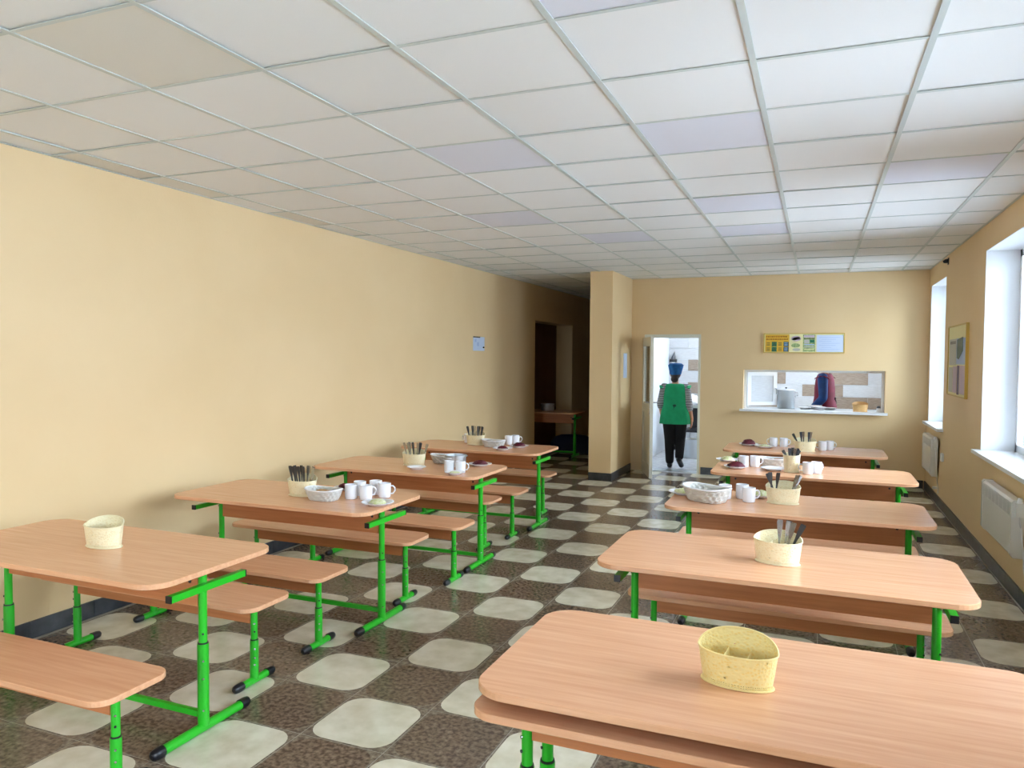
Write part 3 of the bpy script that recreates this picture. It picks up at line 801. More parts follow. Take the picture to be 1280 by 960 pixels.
# L3 basket stands on a saucer's edge: basket behind, saucer in front
basket('L3', 514, 583, 0.05, 'cream perforated basket full of cutlery on the third left-row table', cut=cutl(8, 5, lean=0.35))

def put(K, px, py, label, cat, group=None, rot=0.0, z=T0, dy=0.0):
    x, y = at(px, py, z)
    return K.put((x, y+dy, z), rot, label, cat, group)
MG = 'white mugs on the tables'
def mug(px, py, rot, label): put(MUG, px, py, label, 'mug', MG, rot, dy=0.034)
mug(435, 624.5, 2.6, 'white mug beside the woven bread basket on the second left-row table')
mug(446, 620, 2.2, 'white mug at the back left of five on the second left-row table')
mug(453.5, 625.5, 1.0, 'white mug at the front middle of five on the second left-row table')
mug(466, 619.0, 0.8, 'white mug at the back middle of five on the second left-row table')
mug(477, 622.5, 0.3, 'rightmost white mug of five on the second left-row table')
mug(559, 591, 2.6, 'white mug at the left in front of the steel pot, third left-row table')
mug(573, 591.5, 0.1, 'white mug at the right in front of the steel pot, third left-row table')
mug(634, 556, 2.4, 'left white mug of two on the last left-row table')
mug(643, 555.2, 0.4, 'right white mug of two on the last left-row table')
mug(583, 553.5, 2.9, 'white mug left of the cutlery basket on the last left-row table')
mug(905.5, 624.5, 2.7, 'white mug right behind the woven tray on the third window-row table')
mug(927, 624, 1.2, 'rear white mug of the pair left of the basket, third window-row table')
mug(935.5, 628.5, 0.4, 'front white mug of the pair left of the basket, third window-row table')
mug(929, 584, 2.5, 'left white mug behind the beet salad on the fourth window-row table')
mug(943, 584, 0.4, 'right white mug behind the beet salad on the fourth window-row table')
mug(1009.5, 593, 3.3, 'left white mug right of the tall basket, fourth window-row table')
mug(1020.5, 592.5, 0.8, 'right white mug right of the tall basket, fourth window-row table')
mug(966.5, 558.5, 2.9, 'left white mug of the pair left of the basket, last window-row table')
mug(979.5, 559, 0.4, 'right white mug of the pair left of the basket, last window-row table')
mug(1028, 563.5, 3.0, 'left white mug right of the basket, last window-row table')
mug(1037, 563, 0.5, 'rightmost white mug on the last window-row table')

TG2 = 'woven bread baskets'
def tray(px, py, rot, label, slices, dy=0.06, sc=1.0):
    x, y = at(px, py); y += dy
    TRAY.put((x, y, T0), rot, label, 'bread basket', TG2).scale = (sc, sc, sc)
    for k, (dx, ddy, dz, a, m, lab) in enumerate(slices):
        c, s = math.cos(rot), math.sin(rot)
        (SLICE if m == 'w' else DSLICE).put((x+dx*c-ddy*s, y+dx*s+ddy*c, T0+0.012+dz), 0, lab, 'bread', 'bread slices', rot=(0.12*(k % 2), a, 0.7*k))
tray(397, 627, -0.05, 'white woven bread basket with a slice of bread on the second left-row table',
     [(0.0, 0.0, 0.030, 0.15, 'w', 'pale bread slice on top in the basket on the second left-row table'), (0.035, 0.01, 0.014, 0.1, 'd', 'dark bread slice in the basket on the second left-row table')])
tray(544, 582, 0.3, 'woven bread basket behind the steel pot on the third left-row table',
     [(-0.03, 0.0, 0.030, 0.15, 'd', 'dark bread slice in the basket on the third left-row table')], dy=0.17)
tray(614, 559.5, 0.0, 'white woven bread basket beside the cutlery on the last left-row table',
     [(-0.045, 0.0, 0.030, 0.15, 'd', 'dark bread slice at the left of the basket on the last left-row table'), (0.042, 0.0, 0.030, 0.1, 'w', 'pale bread slice at the right of the basket on the last left-row table')])
tray(881, 629, -0.5, 'empty looking woven white tray at the aisle end of the third window-row table', [], sc=1.28, dy=0.075)
tray(967, 584, 0.0, 'woven bread basket with brown bread on the fourth window-row table',
     [(0.04, 0.0, 0.033, 0.1, 'd', 'brown bread slice at the right of the basket, fourth window-row table'), (-0.04, 0.0, 0.026, -0.1, 'd', 'brown bread slice in the middle of the basket, fourth window-row table')])

PG = 'white plates on the tables'
HS = 0
def plate(px, py, label, food=None, flab=None, small=False, fr=0.06, fh=0.03, dy=0.08):
    global HS
    x, y = at(px, py); y += dy
    (SAUCER if small else PLATE).put((x, y, T0), 0, label, 'plate', PG)
    if food:
        HS += 1
        o = make_heap('beet' if food == 'beet' else 'cabbage', fr, fh, HS, 'beet_salad' if food == 'beet' else 'salad_portion')
        o.location = (x, y, T0+0.0068); tag(o, flab, 'salad', 'portions of '+food)
plate(464, 634, 'white plate with pale salad at the front of the second left-row table', 'pale salad', 'pale green salad heap on the front plate of the second left-row table', fr=0.055, fh=0.028, dy=0.07)
plate(426, 614, 'white plate of beet salad behind the bread basket, second left-row table', 'beet', 'dark beet salad partly hidden behind mugs, second left-row table', small=True, fr=0.05, fh=0.035, dy=0.05)
plate(517, 587.5, 'small white saucer before the cutlery basket on the third left-row table', small=True, dy=0.045)
plate(566, 594, 'white saucer with pale food before the two mugs on the third left-row table', 'pale salad', 'pale food on the saucer before the mugs, third left-row table', small=True, fr=0.045, fh=0.018, dy=0.03)
plate(595, 584, 'white plate of beet salad right of the steel pot on the third left-row table', 'beet', 'heap of beet salad right of the steel pot, third left-row table', fr=0.062, fh=0.036)
plate(624, 563.5, 'white plate with a little beet salad, middle of the last left-row table', 'beet', 'small beet salad portion in the middle of the last left-row table', fr=0.05, fh=0.03)
plate(645, 560.5, 'rightmost plate of beet salad on the last left-row table', 'beet', 'heap of beet salad near the aisle end of the last left-row table', fr=0.066, fh=0.04)
plate(852, 620, 'white plate with pale food at the corner of the third window-row table', 'pale salad', 'pale food on the corner plate of the third window-row table', fr=0.06, fh=0.03, dy=0.07)
plate(950, 624, 'small white saucer beside the cutlery basket on the third window-row table', 'pale salad', 'white food on the saucer beside the basket, third window-row table', small=True, fr=0.05, fh=0.04, dy=0.06)
plate(919, 587, 'white plate of purple beet salad on the fourth window-row table', 'beet', 'big heap of purple beet salad on the fourth window-row table', fr=0.068, fh=0.045)
plate(908, 578, 'white plate with pale food at the corner of the fourth window-row table', 'pale salad', 'pale food at the corner of the fourth window-row table', fr=0.055, fh=0.035)
plate(966, 589, 'white plate in front of the woven basket on the fourth window-row table', dy=0.05)
plate(935, 558, 'white plate of beet salad at the end of the last window-row table', 'beet', 'pointed heap of dark beet salad on the last window-row table', fr=0.066, fh=0.055)
plate(955, 561, 'white plate with pale food beside the beet salad, last window-row table', 'pale salad', 'pale food on the plate beside the beet salad, last window-row table', fr=0.055, fh=0.025, dy=0.1)

# steel pot on the third left-row table
x, y = at(564.5, 584); y += 0.07
pot = tag(empty('steel_pot', (x, y, T0), 1.3), 'shiny low steel pot behind two mugs on the third left-row table', 'pot')
b = MB(); b.lathe([(0.075, 0.0), (0.082, 0.006), (0.085, 0.085), (0.090, 0.088), (0.090, 0.091), (0.083, 0.090), (0.080, 0.008), (0.0008, 0.006)], 32, cap1=True); part('pot_body', b, 'alu', pot, 50)
for s in (-1, 1):
    b = MB(); b.tube([(s*0.084, -0.03, 0.07), (s*0.11, -0.028, 0.074), (s*0.118, 0, 0.075), (s*0.11, 0.028, 0.074), (s*0.084, 0.03, 0.07)], 0.005, 8); part('pot_handle', b, 'alu', pot, 60)

# dark pot on the table in the opening
x, y = at(682, 513.5)
pot = tag(empty('cooking_pot', (x, y+0.1, T0)), 'steel pot gleaming on the table in the dark opening', 'pot')
b = MB(); b.lathe([(0.10, 0.0), (0.108, 0.008), (0.11, 0.11), (0.115, 0.113), (0.107, 0.112), (0.104, 0.01), (0.0008, 0.008)], 28, cap1=True); part('pot_body', b, 'alu', pot, 50)
for s in (-1, 1):
    b = MB(); b.tube([(s*0.108, -0.03, 0.085), (s*0.135, -0.026, 0.09), (s*0.142, 0, 0.09), (s*0.135, 0.026, 0.09), (s*0.108, 0.03, 0.085)], 0.006, 8); part('pot_handle', b, 'steel', pot, 60)

# ------------------------------------------------------------------ things on the walls
def heater(y0, y1, z0, z1, label, nsl):
    L = y1-y0; h = tag(empty('convector_heater', (XR, (y0+y1)/2, z0)), label, 'heater'); zt = z1-z0; T = 0.085
    b = MB(); b.loft([[(-0.02, s, 0.0), (-0.02, s, zt), (-T+0.012, s, zt), (-T, s, zt-0.015), (-T, s, 0.02), (-T+0.015, s, 0.0)] for s in (-L/2+0.045, L/2-0.045)])
    part('casing', b, 'heater', h)
    for s in (-1, 1):
        b = MB(); a, c = sorted((s*(L/2-0.045), s*L/2))
        b.loft([[(-0.018, q, -0.004), (-0.018, q, zt+0.004), (-T+0.008, q, zt+0.004), (-T-0.004, q, zt-0.012), (-T-0.004, q, 0.018), (-T+0.012, q, -0.004)] for q in (a, c)])
        part('end_cap', b, 'heater', h)
    b = MB(); b.box(-T-0.0012, -T+0.002, -L/2+0.06, L/2-0.06, zt-0.105, zt-0.022); g = part('grille', b, 'heater_d', h)
    for k in range(nsl):
        z = zt-0.100+k*0.075/(nsl-1); b = MB(); b.box(-T-0.006, -T-0.001, -L/2+0.06, L/2-0.06, z-0.0032, z+0.0032); part('slat', b, 'heater', g)
    for k in range(-3, 4):
        b = MB(); q = k*(L-0.14)/7; b.box(-T-0.0065, -T-0.001, q-0.004, q+0.004, zt-0.105, zt-0.022); part('grille_rib', b, 'heater', g)
    b = MB(); b.box(-0.07, -0.02, -L/2-0.028, -L/2, zt-0.10, zt-0.01); cbx = part('control_box', b, 'heater', h)
    b = MB(); b.tube([(-0.045, -L/2-0.014, zt-0.01), (-0.045, -L/2-0.014, zt+0.022)], [0.018, 0.015], 16); part('knob', b, 'white', cbx, 40)
    for q in (-0.3, 0.3):
        b = MB(); b.box(-0.02, 0.0, q*L-0.02, q*L+0.02, zt*0.3, zt*0.9); part('wall_bracket', b, 'steel', h)
    b = MB(); b.tube([(-0.05, -L/2-0.02, zt-0.09), (-0.045, -L/2-0.05, zt-0.16), (-0.03, -L/2-0.06, 0.05), (-0.02, -L/2-0.04, -0.06), (-0.015, -L/2-0.07, -0.14), (-0.012, -L/2-0.04, -0.18)], 0.0045, 8)
    part('power_cord', b, 'white', h, 60)
heater(5.70, 6.66, 0.325, 0.695, 'long white convector heater with slatted grille under the wide window', 8)
heater(9.46, 10.18, 0.315, 0.735, 'shorter white convector heater in the far corner under the narrow window', 6)
b = MB(); b.prism(rrect(0.012*2, 0.085, 0.004, 3), -0.042, 0.042, 0.002); o = part('power_socket', b, 'white', None); o.location = (XR-0.012, 9.20, 0.56)
tag(o, 'white power socket on the wall near the far heater', 'socket')
b = MB(); b.box(-0.02, 0.02, -0.025, 0.025, -0.012, 0.012)
for s in (-1, 1): b.tube([(-0.0201, s*0.01, 0), (-0.022, s*0.01, 0)], 0.003, 6)
o = part('cable_outlet', b, 'white', None); o.location = (XR-0.02, 9.62, 0.165); tag(o, 'small low cable outlet below the far heater', 'outlet')
b = MB(); b.tube([(0, 0, 0), (-0.03, 0, -0.004), (-0.05, 0, -0.012)], [0.022, 0.022, 0.012], 12); b.box(-0.006, 0.0, -0.03, 0.03, -0.04, 0.03)
o = part('alarm_sensor', b, 'black', None, 40); o.location = (XR, 9.2, 2.665); tag(o, 'tiny black sensor high on the window wall near the ceiling', 'sensor')

# notice board between the windows
nb = tag(empty('notice_board', (XR, 8.40, 1.595)), 'framed notice board with paper sheets between the two windows', 'notice board')
def plate_x(name, y0, y1, z0, z1, m, th, off, own, poly=None):
    b = MB(); pts = poly or [(y0, z0), (y1, z0), (y1, z1), (y0, z1)]
    b.loft([[(-off, p[0], p[1]) for p in pts], [(-off-th, p[0], p[1]) for p in pts]]); return part(name, b, m, own)
plate_x('backing_board', -0.50, 0.50, -0.335, 0.345, 'paper_c', 0.018, 0.0, nb)
b = MB()
for (a0, a1, c0, c1) in ((-0.51, -0.495, -0.345, 0.355), (0.495, 0.51, -0.345, 0.355), (-0.495, 0.495, -0.345, -0.332), (-0.495, 0.495, 0.342, 0.355)): b.box(-0.026, 0, a0, a1, c0, c1)
part('frame', b, 'frame_gold', nb)
plate_x('header_strip', -0.46, 0.46, 0.24, 0.33, 'paper_c', 0.0015, 0.0185, nb)
plate_x('green_pennant', 0, 0, 0, 0, 'print_dg', 0.002, 0.0205, nb, [(-0.33, 0.10), (-0.12, 0.02), (-0.02, 0.03), (-0.02, 0.21), (-0.33, 0.23)])
for (a0, a1, c0, c1, m) in ((0.03, 0.44, -0.04, 0.22, 'print_gr'), (-0.45, 0.02, -0.03, 0.22, 'print_ll'), (0.22, 0.44, -0.31, -0.06, 'print_gr'),
                            (-0.02, 0.20, -0.31, -0.05, 'print_m'), (-0.16, -0.04, -0.32, -0.04, 'print_p'), (-0.45, -0.18, -0.31, -0.04, 'print_m')):
    plate_x('paper_sheet', a0, a1, c0, c1, m, 0.0012, 0.0187, nb)
b = MB()
for k in range(6): b.box(-0.0205, -0.019, 0.08+k*0.055, 0.11+k*0.055, 0.17, 0.20)
part('header_lettering', b, 'print_k', nb)

# menu board above the hatch
mbd = tag(empty('menu_board', (-0.18, YF, 1.8175)), 'wide yellow and white menu board above the serving hatch', 'menu board')
def plate_y(name, x0, x1, z0, z1, m, th, off, own):
    b = MB(); b.box(x0, x1, -off-th, -off, z0, z1); return part(name, b, m, own)
plate_y('backing_board', -0.49, 0.49, -0.125, 0.125, 'paper_c', 0.012, 0, mbd)
b = MB()
for (x0, x1, z0, z1) in ((-0.497, -0.487, -0.13, 0.13), (0.487, 0.497, -0.13, 0.13), (-0.487, 0.487, -0.13, -0.121), (-0.487, 0.487, 0.121, 0.13)): b.box(x0, x1, -0.018, 0, z0, z1)
part('frame', b, 'frame_gold', mbd)
yp = plate_y('yellow_panel', -0.475, -0.175, -0.115, 0.115, 'paper_y', 0.002, 0.0122, mbd)
def strip(x0, x1, z, h, m, own, off=0.0145):
    plate_y('print_line', x0, x1, z-h/2, z+h/2, m, 0.0006, off, own)
for z in (0.085, 0.052): 
    x = -0.465
    rnd = random.Random(int(z*1000))
    while x < -0.20:
        w = rnd.uniform(0.012, 0.03); strip(x, min(x+w, -0.185), z, 0.017, 'print_o', yp); x += w+0.005
for k, m in enumerate(('print_o', 'print_g', 'print_o', 'print_t')):
    for r_ in range(2):
        x0 = -0.470+k*0.074; z0 = -0.112+(1-r_)*0.068
        o = plate_y('picture_tile', x0+0.003, x0+0.066, z0, z0+0.062, m if m != 'print_o' else 'paper_y', 0.001, 0.0145, yp)
        for q in range(3): strip(x0+0.012, x0+0.055, z0+0.014+q*0.017, 0.007, 'print_k' if m != 'print_t' else 'print_ll', yp, 0.0156)
lp = plate_y('food_picture', -0.165, -0.015, -0.112, 0.112, 'paper_c', 0.0015, 0.0122, mbd)
for (cx, cz, rx, rz, m) in ((-0.09, 0.06, 0.06, 0.036, 'print_m'), (-0.11, 0.055, 0.03, 0.022, 'paper_c'), (-0.065, 0.065, 0.022, 0.018, 'print_k'), (-0.095, -0.03, 0.055, 0.028, 'print_l'), (-0.085, -0.085, 0.05, 0.018, 'print_gr')):
    b = MB(); b.loft([[(cx+rx*math.cos(2*PI*k/16), -0.0138-q, cz+rz*math.sin(2*PI*k/16)) for k in range(16)] for q in (0, 0.0007)]); part('picture_spot', b, m, lp)
lp2 = plate_y('green_panel', -0.005, 0.145, -0.112, 0.112, 'print_l', 0.0015, 0.0122, mbd)
for (x0, x1, z, h, m) in ((0.005, 0.135, 0.088, 0.03, 'print_m'), (0.005, 0.135, 0.058, 0.008, 'print_k'), (0.01, 0.07, 0.02, 0.05, 'print_gr'), (0.078, 0.135, 0.025, 0.04, 'print_g'), (0.01, 0.135, -0.02, 0.012, 'print_ll'), (0.01, 0.135, -0.05, 0.012, 'print_gr'), (0.01, 0.135, -0.08, 0.01, 'paper_c')):
    strip(x0, x1, z, h, m, lp2, 0.0138)
wp = plate_y('white_sheet', 0.160, 0.480, -0.115, 0.105, 'paper', 0.0015, 0.0122, mbd)
for k in range(7): strip(0.19+0.03*(k % 2), 0.44-0.05*(k % 3), 0.075-k*0.026, 0.005, 'print_ll', wp, 0.0138)

# sheet on the left wall, sheet on the pier
o = tag(empty('wall_thermometer_card', (XL, 8.85, 1.775)), 'small pale blue card with a black dot on the left wall', 'card')
b = MB(); b.box(0, 0.004, -0.175, 0.175, -0.09, 0.09); part('card', b, 'paper', o)
b = MB(); b.box(0.004, 0.012, -0.175, 0.02, 0.078, 0.092); part('clip', b, 'print_k', o)
b = MB(); b.ball((0.012, 0.13, -0.045), (0.010, 0.022, 0.012), 10); part('dot', b, 'black', o, 60)
b = MB(); b.box(0.004, 0.0045, -0.13, -0.08, 0.02, 0.06); b.box(0.004, 0.0045, -0.06, 0.0, -0.03, 0.02); part('print_mark', b, 'print_ll', o)
b = MB(); b.box(0, 0.003, -0.10, 0.10, -0.17, 0.17); o = part('wall_sheet', b, 'paper', None); o.location = (-2.47, 10.22, 1.50)
tag(o, 'narrow pale blue sheet on the side of the pier by the kitchen door', 'sheet')

# dark cloth bundle under the table in the opening
b = MB(); rnd = random.Random(4); rings = []
for k in range(7):
    q = k/6; rad = math.cos(q*PI/2)**0.5+0.02
    rings.append([(0.40*rad*math.cos(2*PI*j/20)*(1+rnd.uniform(-.06, .06)), 0.22*rad*math.sin(2*PI*j/20)*(1+rnd.uniform(-.06, .06)), 0.30*math.sin(q*PI/2)) for j in range(20)])
b.loft(rings); o = part('dark_bundle', b, 'dark_blue', None, 60); o.location = (*at(716, 565, 0), 0.001)
tag(o, 'dark blue bundle on the floor under the table in the dark opening', 'bundle')

# ------------------------------------------------------------------ kitchen things
for (x, y, lab) in ((-1.7, 12.3, 'added square lamp brightening the kitchen above the woman in green'), (0.1, 12.3, 'added square lamp brightening the kitchen above the cook')):  # lamps out of view, added to brighten the kitchen
    lt = tag(empty('fill_lamp', (x, y, 2.74)), lab, 'lamp', 'added kitchen fill lamps')
    b = MB(); b.box(-0.30, 0.30, -0.30, 0.30, -0.03, -0.0005); part('fill_lamp_housing', b, 'white', lt)
    b = MB(); b.box(-0.28, 0.28, -0.28, 0.28, -0.036, -0.0302); part('diffuser', b, 'lamp', lt)
ct = tag(empty('kitchen_counter', (-0.05, 11.12, 0)), 'kitchen counter behind the serving hatch', 'counter')
b = MB(); b.box(-0.95, 0.95, -0.28, 0.28, 0.88, 0.92); part('worktop', b, 'alu', ct)
for sx in (-1, 1):
    for sy in (-1, 1):
        b = MB(); b.box(sx*0.9-0.02, sx*0.9+0.02, sy*0.24-0.02, sy*0.24+0.02, 0.007, 0.88); part('leg', b, 'alu', ct)
b = MB(); b.box(-0.88, 0.88, -0.24, 0.24, 0.25, 0.27); part('lower_shelf', b, 'alu', ct)
KZ = 0.9206
pt = tag(empty('stock_pot', (-0.40, 11.12, KZ)), 'tall aluminium pot with lid on the counter in the hatch', 'pot')
b = MB(); b.lathe([(0.105, 0.0), (0.115, 0.01), (0.115, 0.245), (0.12, 0.25), (0.11, 0.248), (0.11, 0.02), (0.0008, 0.015)], 32, cap1=True); part('pot_body', b, 'alu', pt, 50)
b = MB(); b.lathe([(0.122, 0.2505), (0.122, 0.258), (0.09, 0.268), (0.02, 0.274), (0.0008, 0.275)], 32, cap1=True); ld = part('lid', b, 'alu', pt, 50)
b = MB(); b.tube([(0, 0, 0.273), (0, 0, 0.295)], [0.008, 0.016], 10); part('knob', b, 'black', ld, 40)
for s in (-1, 1):
    b = MB(); b.tube([(s*0.113, 0, 0.22), (s*0.15, 0, 0.225), (s*0.152, 0, 0.18), (s*0.114, 0, 0.17)], 0.006, 8); part('pot_handle', b, 'steel', pt, 60)
for k, (dx, dy) in enumerate(((-0.12, -0.06), (0.0, -0.10), (0.10, -0.04), (-0.03, 0.06))):
    for q in range(2+k % 2):
        PLATE.put((0.02+dx*1.4, 11.10+dy*1.8, KZ+q*0.0125), 0, 'white plate in the stacks on the counter inside the hatch', 'plate', 'plates inside the serving hatch')
tb = Kind(make_basket('bask_t', 0.19, 0.11, 0.098, 0.03))
tb.put((0.52, 10.70, HZ0+0.0006), 0.0, 'tan plastic basket on the sill of the serving hatch', 'basket', 'plastic cutlery baskets')
sh = tag(empty('salt_shaker', (0.74, 10.74, HZ0+0.0004)), 'small steel shaker at the right end of the hatch sill', 'shaker')
b = MB(); b.lathe([(0.028, 0), (0.03, 0.004), (0.026, 0.045), (0.022, 0.05)], 16, cap1=True); part('jar', b, 'china', sh, 40)
b = MB(); b.lathe([(0.024, 0.0502), (0.024, 0.065), (0.014, 0.078), (0.001, 0.08)], 16, cap1=True); part('shaker_cap', b, 'dark_steel', sh, 40)

kt_ = tag(empty('kitchen_trolley', (-1.66, 12.75, 0)), 'dark kitchen work table beyond the woman in green', 'table')
b = MB(); b.box(-0.40, 0.60, -0.35, 0.35, 0.80, 0.84); part('worktop', b, 'alu', kt_)
for z in (0.40,): b = MB(); b.box(-0.38, 0.58, -0.33, 0.33, z, z+0.03); part('shelf', b, 'dark_wood', kt_)
b = MB(); b.box(-0.38, 0.58, 0.30, 0.33, 0.43, 0.80); part('back_panel', b, 'dark_wood', kt_)
for sx in (-0.36, 0.56):
    for sy in (-0.31, 0.31):
        b = MB(); b.box(sx-0.02, sx+0.02, sy-0.02, sy+0.02, 0.007, 0.80); part('leg', b, 'alu', kt_)
for (dx, m, lab) in ((-0.26, 'china', 'white crumpled towel on the kitchen work table'), (0.08, 'cloth_b', 'blue crumpled towel on the kitchen work table')):
    o = make_heap(m, 0.15, 0.16, int(100+dx*100), 'towel'); o.location = (-1.66+dx, 12.65, 0.8406); tag(o, lab, 'towel')
bk = tag(empty('aluminium_bucket', (-1.83, 12.28, 0.0068)), 'aluminium bucket on the kitchen floor right of the woman', 'bucket')
b = MB(); b.lathe([(0.15, 0), (0.155, 0.01), (0.18, 0.30), (0.186, 0.305), (0.176, 0.303), (0.150, 0.015), (0.001, 0.012)], 32, cap1=True); part('bucket_body', b, 'alu', bk, 50)
b = MB(); b.tube([(0.183*math.cos(a), 0.02, 0.29-0.10*math.sin(a)) for a in [PI*k/10 for k in range(11)]], 0.004, 6); part('bail', b, 'steel', bk, 60)
v = ray(842, 449); v = v*((KB-0.02)/v.y)
hk = tag(empty('hanging_utensil', (v.x, KB-0.014, v.z+H)), 'small grey cone on a dark bracket high on the kitchen wall', 'utensil')
b = MB(); b.tube([(0, -0.04, 0.0), (0.02, -0.04, 0.14)], [0.045, 0.004], 12); part('cone', b, 'dark_steel', hk, 40)
b = MB(); b.box(-0.06, 0.06, -0.07, 0.0, -0.05, 0.0); part('bracket', b, 'black', hk)
b = MB(); b.tube([(0, -0.035, -0.12), (0, -0.035, -0.05)], 0.03, 12); part('cup', b, 'china', hk, 40)

# ------------------------------------------------------------------ people
def capsule(b, A, B, ra, rb, n=14):
    A, B = Vector(A), Vector(B); t = (B-A).normalized()
    up = Vector((0, 0, 1)) if abs(t.z) < 0.9 else Vector((0, 1, 0))
    a = t.cross(up).normalized(); c = a.cross(t); rings = []
    def rg(p, r): return [p+r*(a*math.cos(2*PI*k/n)+c*math.sin(2*PI*k/n)) for k in range(n)]
    for k in range(5):
        th = PI/2*(1-k/4); rings.append(rg(A-t*ra*math.sin(th), max(ra*math.cos(th), ra*0.05)))
    for k in range(5):
        th = PI/2*k/4; rings.append(rg(B+t*rb*math.sin(th), max(rb*math.cos(th), rb*0.05)))
    b.loft(rings)
def hand(b, w, d, side, palm_n, curl=0.35):
    """palm + five fingers; w wrist, d direction towards the fingertips, side across the palm (thumb side), palm_n towards the palm"""
    w, d, s, pn = Vector(w), Vector(d).normalized(), Vector(side).normalized(), Vector(palm_n).normalized()
    capsule(b, w, w+d*0.03, 0.021, 0.024)
    for k in range(4):
        o = s*(0.027-0.018*k); L = (0.068, 0.076, 0.071, 0.056)[k]
        base = w+d*0.078+o
        capsule(b, w+d*0.025+o*0.7, base, 0.015, 0.0105, 10)
        p = base; dr = d.copy(); 
        for q, (fr, cu) in enumerate(((0.45, curl*0.5), (0.32, curl), (0.23, curl*1.2))):
            dr = (dr*math.cos(cu)+pn*math.sin(cu)).normalized()
            e = p+dr*L*fr; capsule(b, p, e, 0.0092-q*0.0009, 0.0085-q*0.0009, 10); p = e
    b0 = w+d*0.02+s*0.022
    m1 = b0+(s*0.7+d*0.75+pn*0.25).normalized()*0.038; m2 = m1+(s*0.25+d+pn*0.35).normalized()*0.030
    capsule(b, b0, m1, 0.014, 0.011, 10); capsule(b, m1, m2, 0.0105, 0.008, 10)
def ell(cx, cy, z, rx, ry, n=28, lean=0.0):
    return [(cx+rx*math.cos(2*PI*k/n), cy+ry*math.sin(2*PI*k/n)+0.0, z+lean*math.sin(2*PI*k/n)) for k in range(n)]
def remesh(o, vox, smooth=6):
    m = o.modifiers.new('surface', 'REMESH'); m.mode = 'VOXEL'; m.voxel_size = vox; m.use_smooth_shade = True
    s = o.modifiers.new('soften', 'SMOOTH'); s.factor = 0.5; s.iterations = smooth
def person(loc, rotz, label, J, cols, cap, sc=1.0):
    """local x to the person's right, y forward, z up. J: joint positions"""
    p = tag(empty('person', loc, rotz), label, 'person'); p.scale = (sc, sc, sc)
    b = MB()
    # trunk, neck, head
    capsule(b, (-0.075, 0, 0.80), (0.075, 0, 0.80), 0.10, 0.10); capsule(b, (0, 0, 0.80), (0, 0.0, 0.96), 0.12, 0.105)
    capsule(b, (-0.05, 0, 0.96), (-0.06, 0.0, 1.14), 0.085, 0.09); capsule(b, (0.05, 0, 0.96), (0.06, 0, 1.14), 0.085, 0.09)
    capsule(b, (-0.12, 0, 1.205), (0.12, 0, 1.205), 0.052, 0.052); capsule(b, (0, -0.005, 1.20), (0, 0.008, 1.33), 0.052, 0.047)
    b.ball((0, 0.012, 1.425), (0.072, 0.088, 0.100), 18); b.ball((0, 0.035, 1.375), (0.052, 0.06, 0.060), 14)
    capsule(b, (0, 0.095, 1.425), (0, 0.112, 1.395), 0.010, 0.014, 10)                      # nose
    for s in (-1, 1):
        b.ball((s*0.074, 0.0, 1.41), (0.010, 0.018, 0.030), 10)                             # ears
        capsule(b, (s*0.02, 0.092, 1.448), (s*0.045, 0.082, 1.45), 0.010, 0.009, 8)         # brows
    capsule(b, (-0.02, 0.092, 1.362), (0.02, 0.092, 1.362), 0.008, 0.008, 8)                # lips
    for s, k in ((-1, 'L'), (1, 'R')):
        sh, el, wr = Vector((s*0.155, 0, 1.205)), Vector(J['elbow'+k]), Vector(J['wrist'+k])
        capsule(b, sh, el, 0.047, 0.037); capsule(b, el, wr, 0.037, 0.025)
        d = (wr-el).normalized() if 'hand'+k not in J else Vector(J['hand'+k]).normalized()
        side = J.get('thumb'+k, (0, 1, 0)); pn = J.get('palm'+k, (-s, 0, 0))
        hand(b, wr, d, side, pn, J.get('curl', 0.35))
        hp, kn, an, toe = Vector((s*0.085, 0, 0.80)), Vector(J['knee'+k]), Vector(J['ankle'+k]), Vector(J['toe'+k])
        capsule(b, hp, kn, 0.088, 0.055); capsule(b, kn, an, 0.053, 0.034); capsule(b, an, toe, 0.034, 0.028)
    body = part('body', b, 'skin', p); remesh(body, 0.006)
    for s in (-1, 1):
        b = MB(); b.ball((s*0.031, 0.088, 1.43), (0.012, 0.008, 0.008), 10); b.ball((s*0.031, 0.0945, 1.43), (0.005, 0.003, 0.005), 8, mi=1); part('eye', b, ['china', 'black'], body, 60)
    # hair: nape and sides
    b = MB(); b.ball((0, -0.012, 1.425), (0.083, 0.088, 0.105), 18); b.ball((-0.008, -0.062, 1.335), (0.06, 0.038, 0.055), 14); part('hair', b, 'hair', p, 60); remesh([c for c in p.children if c.name.startswith('hair')][0], 0.01)
    # shoes and trousers
    for s, k in ((-1, 'L'), (1, 'R')):
        an, toe = Vector(J['ankle'+k]), Vector(J['toe'+k]); d = (toe-an); d2 = d.normalized()
        b = MB(); heel = an-Vector((0, 0.03, 0)) if abs(d.z) < 0.05 else an-d2*0.02
        capsule(b, an+Vector((0, 0, 0.01)), an, 0.041, 0.045); capsule(b, an-d2*0.02-Vector((0, 0, 0.012)), toe, 0.042, 0.040)
        o = part('shoe', b, 'black', p); remesh(o, 0.01)
    b = MB()
    capsule(b, (-0.07, -0.005, 0.80), (0.07, -0.005, 0.80), 0.125, 0.125, 18); capsule(b, (0, 0, 0.80), (0, 0, 0.92), 0.13, 0.115, 18)
    for s, k in ((-1, 'L'), (1, 'R')):
        hp, kn, an = Vector((s*0.088, 0, 0.79)), Vector(J['knee'+k]), Vector(J['ankle'+k])
        mid = kn.lerp(an, 0.85)
        capsule(b, hp, kn, 0.105, 0.074, 18); capsule(b, kn, mid, 0.074, 0.062, 18)
    o = part('trousers', b, cols['trousers'], p); remesh(o, 0.01)
